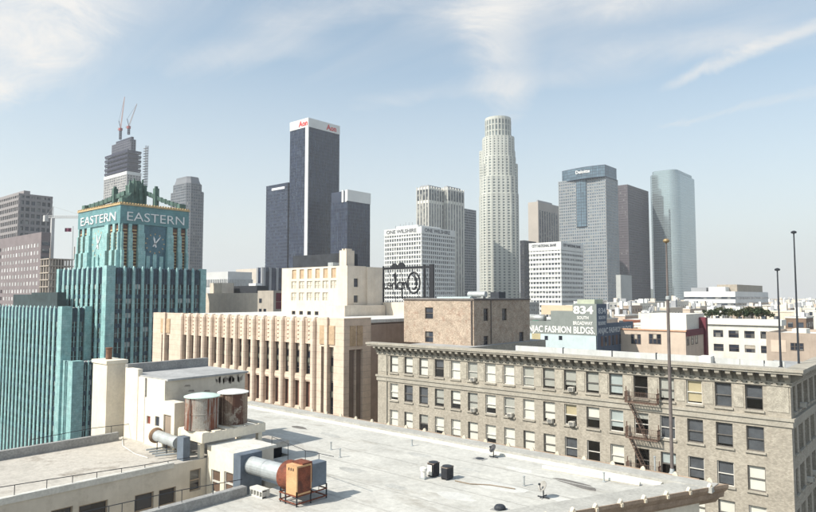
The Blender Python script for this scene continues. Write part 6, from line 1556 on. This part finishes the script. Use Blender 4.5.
# flagpole with ball
fpb = rZ(672.3,477,MR); fz = (fpb-CAM).dot(Vector((FWD.x,FWD.y,0)).normalized())
zt_ = rD(672,243,fz).z; zk_ = rD(672,298,fz).z
fpo = root('flagpole', (fpb.x,fpb.y,MR), 'tall dark flagpole with brass ball rising from the cornice corner', 'flagpole')
pole_m = mat('weathered_pole',(0.14,0.12,0.115),.7,.3,2)
MB().tube([(fpb.x,fpb.y,MR),(fpb.x,fpb.y,zk_)], [.105,.09], 10).build('lower_pole', pole_m, fpo)
MB().tube([(fpb.x,fpb.y,zk_),(fpb.x,fpb.y,zt_)], [.072,.045], 10).build('upper_pole', pole_m, fpo)
MB().lathe((fpb.x,fpb.y,zk_-.12), [(.09,0),(.13,.03),(.13,.2),(.08,.24)], 12).build('collar', grey_metal, fpo)
MB().lathe((fpb.x,fpb.y,zt_), [(.04,-.02)]+[(.2*math.sin(R(a)), .14-.14*math.cos(R(a))) for a in range(15,176,20)], 18).build('ball', mat('brass_ball',(0.34,0.25,0.14),.5,.2,3,metal=.5), fpo, smooth=True)
MB().lathe((fpb.x,fpb.y,MR), [(.3,0),(.3,.1),(.16,.25),(.12,.5)], 12).build('base', grey_metal, fpo)
for p, yb, yt, nm in ((779.5,330,271,'shorter thin dark antenna mast on roof of grey brick office'),(797.5,338,233.5,'taller thin dark antenna mast on roof of grey brick office')):
    Yp = BY+5.2; b_ = rY(p,330,Yp); t_ = rY(p+.2,yt,Yp); o = root('antenna_mast', (b_.x,Yp,bz-.6), nm, 'antenna', 'antenna masts on the grey brick office')
    MB().tube([(b_.x,Yp,bz-.6),(b_.x,Yp,t_.z)], [.11,.06], 8).build('mast', dark_metal, o)
    MB().lathe((b_.x,Yp,t_.z), [(.05,0),(.24,.06),(.26,.2),(.08,.3)], 12).build('head', dark_metal, o)
    MB().lathe((b_.x,Yp,bz-.6), [(.3,0),(.3,.15),(.12,.3)], 10).build('base', dark_metal, o)

# ------------------------------------------------------------------ middle-distance buildings on the right
wn_ = (1.7,2.1,3.4,3.6,1.5,3)
rt, x0, x1, y0, y1, z = wallbox('peach_building', 'peach stucco building with broad steel windows behind the brick office roof', 615, 685.5, 704, 331.5, 150, peach, roof_pale)
for p, w_, hh in ((655,2.9,2.4),(636,2.4,2.4)):
    xx = rY(p,340,y0).x; zz = rY(p,344,y0).z
    put_window(rt, xx-w_/3, zz, w_/3, hh, frame((0,y0)), 0, -.03, 0); put_window(rt, xx, zz, w_/3, hh, frame((0,y0)), 0, -.03, .6); put_window(rt, xx+w_/3, zz, w_/3, hh, frame((0,y0)), 0, -.03, 0)
MB().box(x0-.2,x1+.2,y0-.2,y0+.3,z-.1,z+.25).build('cornice', mat('orange_trim',(0.5,0.3,0.2),.8,.2), rt)
for k in range(3):
    yy = y0+1.5+k*3.2; zz = rX(690,345,x1).z
    put_window(rt, yy-y0, zz, 1.5, 2.6, frame((x1,y0),90), 90, -.03, .4)
MB().box(x1-.1,x1+.2,y0+.4,y1,z-1.2,z+.3).build('maroon_fascia', maroon, rt)
MB().box(x1-12,x1-1,y0+4,y1+4,z-.6,rX(690,314.5,x1).z).build('white_roof_block', stucco_w, rt)
MB().box(x1-1,x1+.6,y1-.5,y1+1.2,0,rX(702,317.5,x1).z).build('maroon_pier', maroon, rt)
rt, x0, x1, y0, y1, z = wallbox('white_building', 'white building with regular dark square windows and flat roof overhang', 705, 780, 784, 326, 172, stucco_w, roof_pale, win=(2.6,2.0,4.0,3.9,1.6,5))
MB().box(x0-.5,x1+.5,y0-.6,y1+.4,z+.001,z+1.6).build('roof_overhang', white_paint, rt)
wbz = z+1.6; wbx = (x0,x1,y0,y1)
rt, x0, x1, y0, y1, z = wallbox('tan_building', 'tan stucco building with blank panel and one dark window', 766, 826, 840, 334, 138, tan, roof_pale)
xx = rY(797,346,y0).x
for s_ in (-.85,0,.85): put_window(rt, xx+s_, rY(797,350.5,y0).z, .83, rY(797,343,y0).z-rY(797,350.5,y0).z, frame((0,y0)), 0, -.03, .3)
MB().box(rY(771,345,y0).x,rY(786,345,y0).x,y0-.06,y0+.1,rY(778,352,y0).z,rY(778,340,y0).z).build('blank_panel', peach, rt)
MB().box(rY(792,330,y0+4).x,rY(806,330,y0+4).x,y0+4,y0+9,z-.6,rY(799,329,y0+4).z).build('stair_head', stucco_w, rt)
rt, x0, x1, y0, y1, z = wallbox('white_office', 'white horizontal banded office block with grey side on the horizon', 684, 735, 768, 291.5, 430, mat('white_office_clad',(0.66,0.67,0.67),.7,.08,.1), roof_pale)
for k in range(4):
    zz = z-3.6-k*4.2
    MB().box(x0-.1,x1+.12,y0-.12,y1,zz-1.5,zz).build('window_band', win_dark, rt)
MB().box(x0+14,x1-8,y0+8,y1-10,z,z+3.2).build('roof_plant', white_clad, rt); MB().box(x0+3,x0+13,y0+6,y1-14,z,z+2.8).build('roof_plant', grey_clad, rt)
MB().box(x1-16,x1-3,y0+18,y1-4,z-.1,z+5).build('roof_plant', mat('plant_tan',(0.34,0.3,0.25),.8,.2), rt)
# rooftop shrubs/trees
leaf = [mat('foliage_dark',(0.035,0.055,0.025),.8,.4,1.5), mat('foliage_olive',(0.06,0.07,0.032),.8,.4,1.5)]
bark = mat('bark',(0.1,0.075,0.055),.9,.3,3)
def tree(x_, y_, z_, h_, rad, label, k, group=None):
    rnd_ = random.Random(int(x_*13+y_*7)); o = root('tree', (x_,y_,z_), label, 'tree', group)
    t = MB(); t.tube([(x_,y_,z_),(x_+.05,y_,z_+h_*.35),(x_,y_+.05,z_+h_*.6)], [rad*.1,rad*.075,rad*.04], 6)
    for i in range(4):
        a = i*1.7; t.tube([(x_,y_,z_+h_*(.3+.06*i)),(x_+rad*.6*math.cos(a),y_+rad*.6*math.sin(a),z_+h_*(.6+.05*i))], [rad*.05,rad*.02], 5)
    t.build('trunk', bark, o)
    c_ = MB()
    cl = [(rnd_.gauss(0,.45)*rad, rnd_.gauss(0,.45)*rad, h_*rnd_.uniform(.42,.92), rad*rnd_.uniform(.22,.42)) for _ in range(11)]
    for (a,b,zz,s_) in cl:
        for _ in range(46):
            v = Vector((rnd_.gauss(0,1),rnd_.gauss(0,1),rnd_.gauss(0,.8))).normalized()*s_*rnd_.uniform(.5,1.05)
            p = Vector((x_+a,y_+b,z_+zz))+v; e1 = Vector((rnd_.gauss(0,1),rnd_.gauss(0,1),rnd_.gauss(0,1))).normalized(); e2 = e1.cross(Vector((rnd_.gauss(0,1),rnd_.gauss(0,1),1))).normalized(); w_ = rad*.15
            c_.quad(p-e1*w_,p+e2*w_*.6,p+e1*w_,p-e2*w_*.6)
    c_.build('crown', leaf[k%2], o)
k = 0
for p in (712,719,728,737,744,752,759,766):
    yy = wbx[2]+3+(k%3)*2.5; q_ = rY(p,318,yy); tree(q_.x, yy, wbz, 2.3+.6*((k*7)%4)/2, 2.0, 'shrubby dark green tree on roof of the white building', k, 'trees on the white building roof'); k += 1

# ------------------------------------------------------------------ further low-rise city
cols_f = {'white': stucco_w, 'cream': cream2, 'tan': tan, 'peach': peach, 'grey': mat('grey_stucco',(0.34,0.34,0.33),.9,.15,.2), 'brick red': mat('red_brick_wall',(0.26,0.11,0.075),.9,.2,.4,speck=.15), 'brown': mat('brown_wall',(0.2,0.14,0.105),.9,.2,.3)}
def low(px, yt, d, wpx, dep, c_, extra, label, win=True):
    x_ = rD(px,yt,d); w_ = wpx*d/F_PX*1.3; x0_, x1_ = x_.x-w_, x_.x; y0_, y1_ = x_.y, x_.y+dep; z_ = x_.z
    o = root('low_rise_building', ((x0_+x1_)/2,(y0_+y1_)/2,0), label, 'building', 'low rise buildings towards the horizon')
    MB().box(x0_,x1_,y0_,y1_,0,z_).build('wall', cols_f[c_], o)
    MB().box(x0_-.15,x1_+.15,y0_-.15,y1_+.15,z_+.001,z_+.5).build('parapet', cols_f['white' if extra%2 else c_], o)
    MB().box(x0_+.4,x1_-.4,y0_+.4,y1_-.4,z_+.501,z_+.56).build('roof', roof_pale if extra%3 else roof_grey, o)
    if win:
        wmm = MB(); n_ = max(2,int(w_/3.2)); n2_ = max(2,int(dep/3.2))
        for j in range(5):
            zz = z_-1.4-j*3.5
            for i in range(n_): xx = x0_+w_*(i+.5)/n_; wmm.box(xx-.75,xx+.75,y0_-.04,y0_+.1,zz-1.7,zz)
            for i in range(n2_): yy = y0_+dep*(i+.5)/n2_; wmm.box(x1_-.1,x1_+.04,yy-.75,yy+.75,zz-1.7,zz)
        wmm.build('window_rows', win_dark, o, kind='stuff')
    r2_ = random.Random(extra*31+int(px))
    for k in range(4+extra%4):
        a = x0_+w_*r2_.uniform(.05,.8); b = y0_+dep*r2_.uniform(.08,.75); s_ = r2_.uniform(.8,min(4,w_*.3)) if w_ > 4 else .8
        MB().box(a,a+s_,b,b+s_*.8,z_+.56,z_+.56+r2_.uniform(1,3)).build('roof_unit', (white_clad,grey_clad,cream2)[k%3], o)
    return o
spec = [(611,311,230,9,18,'tan'),(625,316.5,215,12,14,'peach'),(640,321.5,205,13,12,'brick red'),(652,312.5,240,8,16,'white'),(668,309,260,14,18,'cream'),(660,325.5,185,20,8,'white'),(676,302.5,330,8,20,'white'),
 (640,304,420,18,30,'white'),(622,303,480,14,26,'grey'),(655,302,560,18,30,'tan'),(690,310,300,12,20,'peach'),(700,307,340,16,24,'cream'),(722,312.5,250,20,10,'white'),(745,313.5,262,14,14,'tan'),(795,312.5,230,26,18,'cream'),
 (806,318.5,215,14,14,'brown'),(815,309,300,16,20,'white'),(780,306,360,12,20,'brown'),(795,303.5,450,16,26,'white'),(812,303,520,16,26,'tan'),(775,302.5,620,16,30,'cream'),(800,300.5,820,18,34,'white'),(826,300.5,760,18,34,'grey'),(765,301,700,10,30,'white'),
 (830,305,420,18,26,'peach'),(845,303,600,20,30,'cream'),(785,299.3,1200,24,50,'tan'),(815,299.2,1300,24,50,'white'),(735,300,1100,30,50,'grey'),(705,300.5,900,20,40,'cream'),(600,304,600,20,30,'cream'),(585,306,430,16,26,'white'),(520,303,500,20,30,'grey'),(475,304,420,20,30,'tan'),(440,305,330,20,24,'cream'),(215,302,330,12,26,'grey'),(243,299.5,520,16,30,'brown'),(285,301,600,16,30,'white'),(15,302,560,20,40,'tan'),(845,312,250,20,16,'white'),(630,306.5,360,10,18,'tan'),(648,318,222,6,10,'cream'),(683,306,380,8,18,'tan'),(716,306.5,420,14,20,'white'),(756,307.5,330,10,18,'tan'),(808,306.5,380,12,18,'cream'),(790,309.5,290,10,14,'tan'),(605,320,205,6,10,'cream'),(860,318,190,20,14,'tan')]
adj = ['wide','short','plain','boxy','narrow','old','blocky','squat']
near_ = ['near the mirror tower','beyond the 834 sign','beyond the peach building','beyond the white building','by the white office','on the hazy right horizon','beyond the cream building','between the towers']
for i, s_ in enumerate(spec):
    low(*s_[:5], s_[5], i, '%s %s low rise block with rooftop units %s' % (adj[(i*5)%8], s_[5], near_[(i*3+i//8)%8] if not (s_[0] > 760) else ('on the hazy horizon by the antenna masts' if i%2 else ('on the hazy horizon past the tan building' if i%4 else 'in haze behind the white building'))))
# far hills
hl = MB(); pts = []
rng = random.Random(3)
for k in range(41):
    a = YAW + R(55) - R(100)*k/40
    pts.append((a, 60+45*math.sin(k*.5)+25*math.sin(k*1.3+1)+rng.uniform(-6,6)))
rings = []
for a, h_ in pts:
    d_ = Vector((-math.sin(a), math.cos(a), 0)); 
    rings.append([tuple(d_*3300), tuple(d_*3600+Vector((0,0,h_))), tuple(d_*3900)])
for k in range(40):
    for j in range(2): hl.quad(rings[k][j],rings[k+1][j],rings[k+1][j+1],rings[k][j+1])
struct(hl,'hills',mat('hill_scrub',(0.1,0.11,0.085),.95,.3,.005))
# ------------------------------------------------------------------ haze
hzb = MB().box(-5200,1600,-1300,5200,-1.0,360.0)
hm_ = bpy.data.materials.new('haze'); hm_.use_nodes = True; t = hm_.node_tree; t.nodes.clear()
o_ = t.nodes.new('ShaderNodeOutputMaterial'); pv = t.nodes.new('ShaderNodeVolumePrincipled')
pv.inputs['Color'].default_value = (0.86,0.89,0.93,1); pv.inputs['Density'].default_value = 0.00016; pv.inputs['Anisotropy'].default_value = 0.35
t.links.new(pv.outputs[0], o_.inputs['Volume'])
struct(hzb,'haze',hm_,kind='stuff')
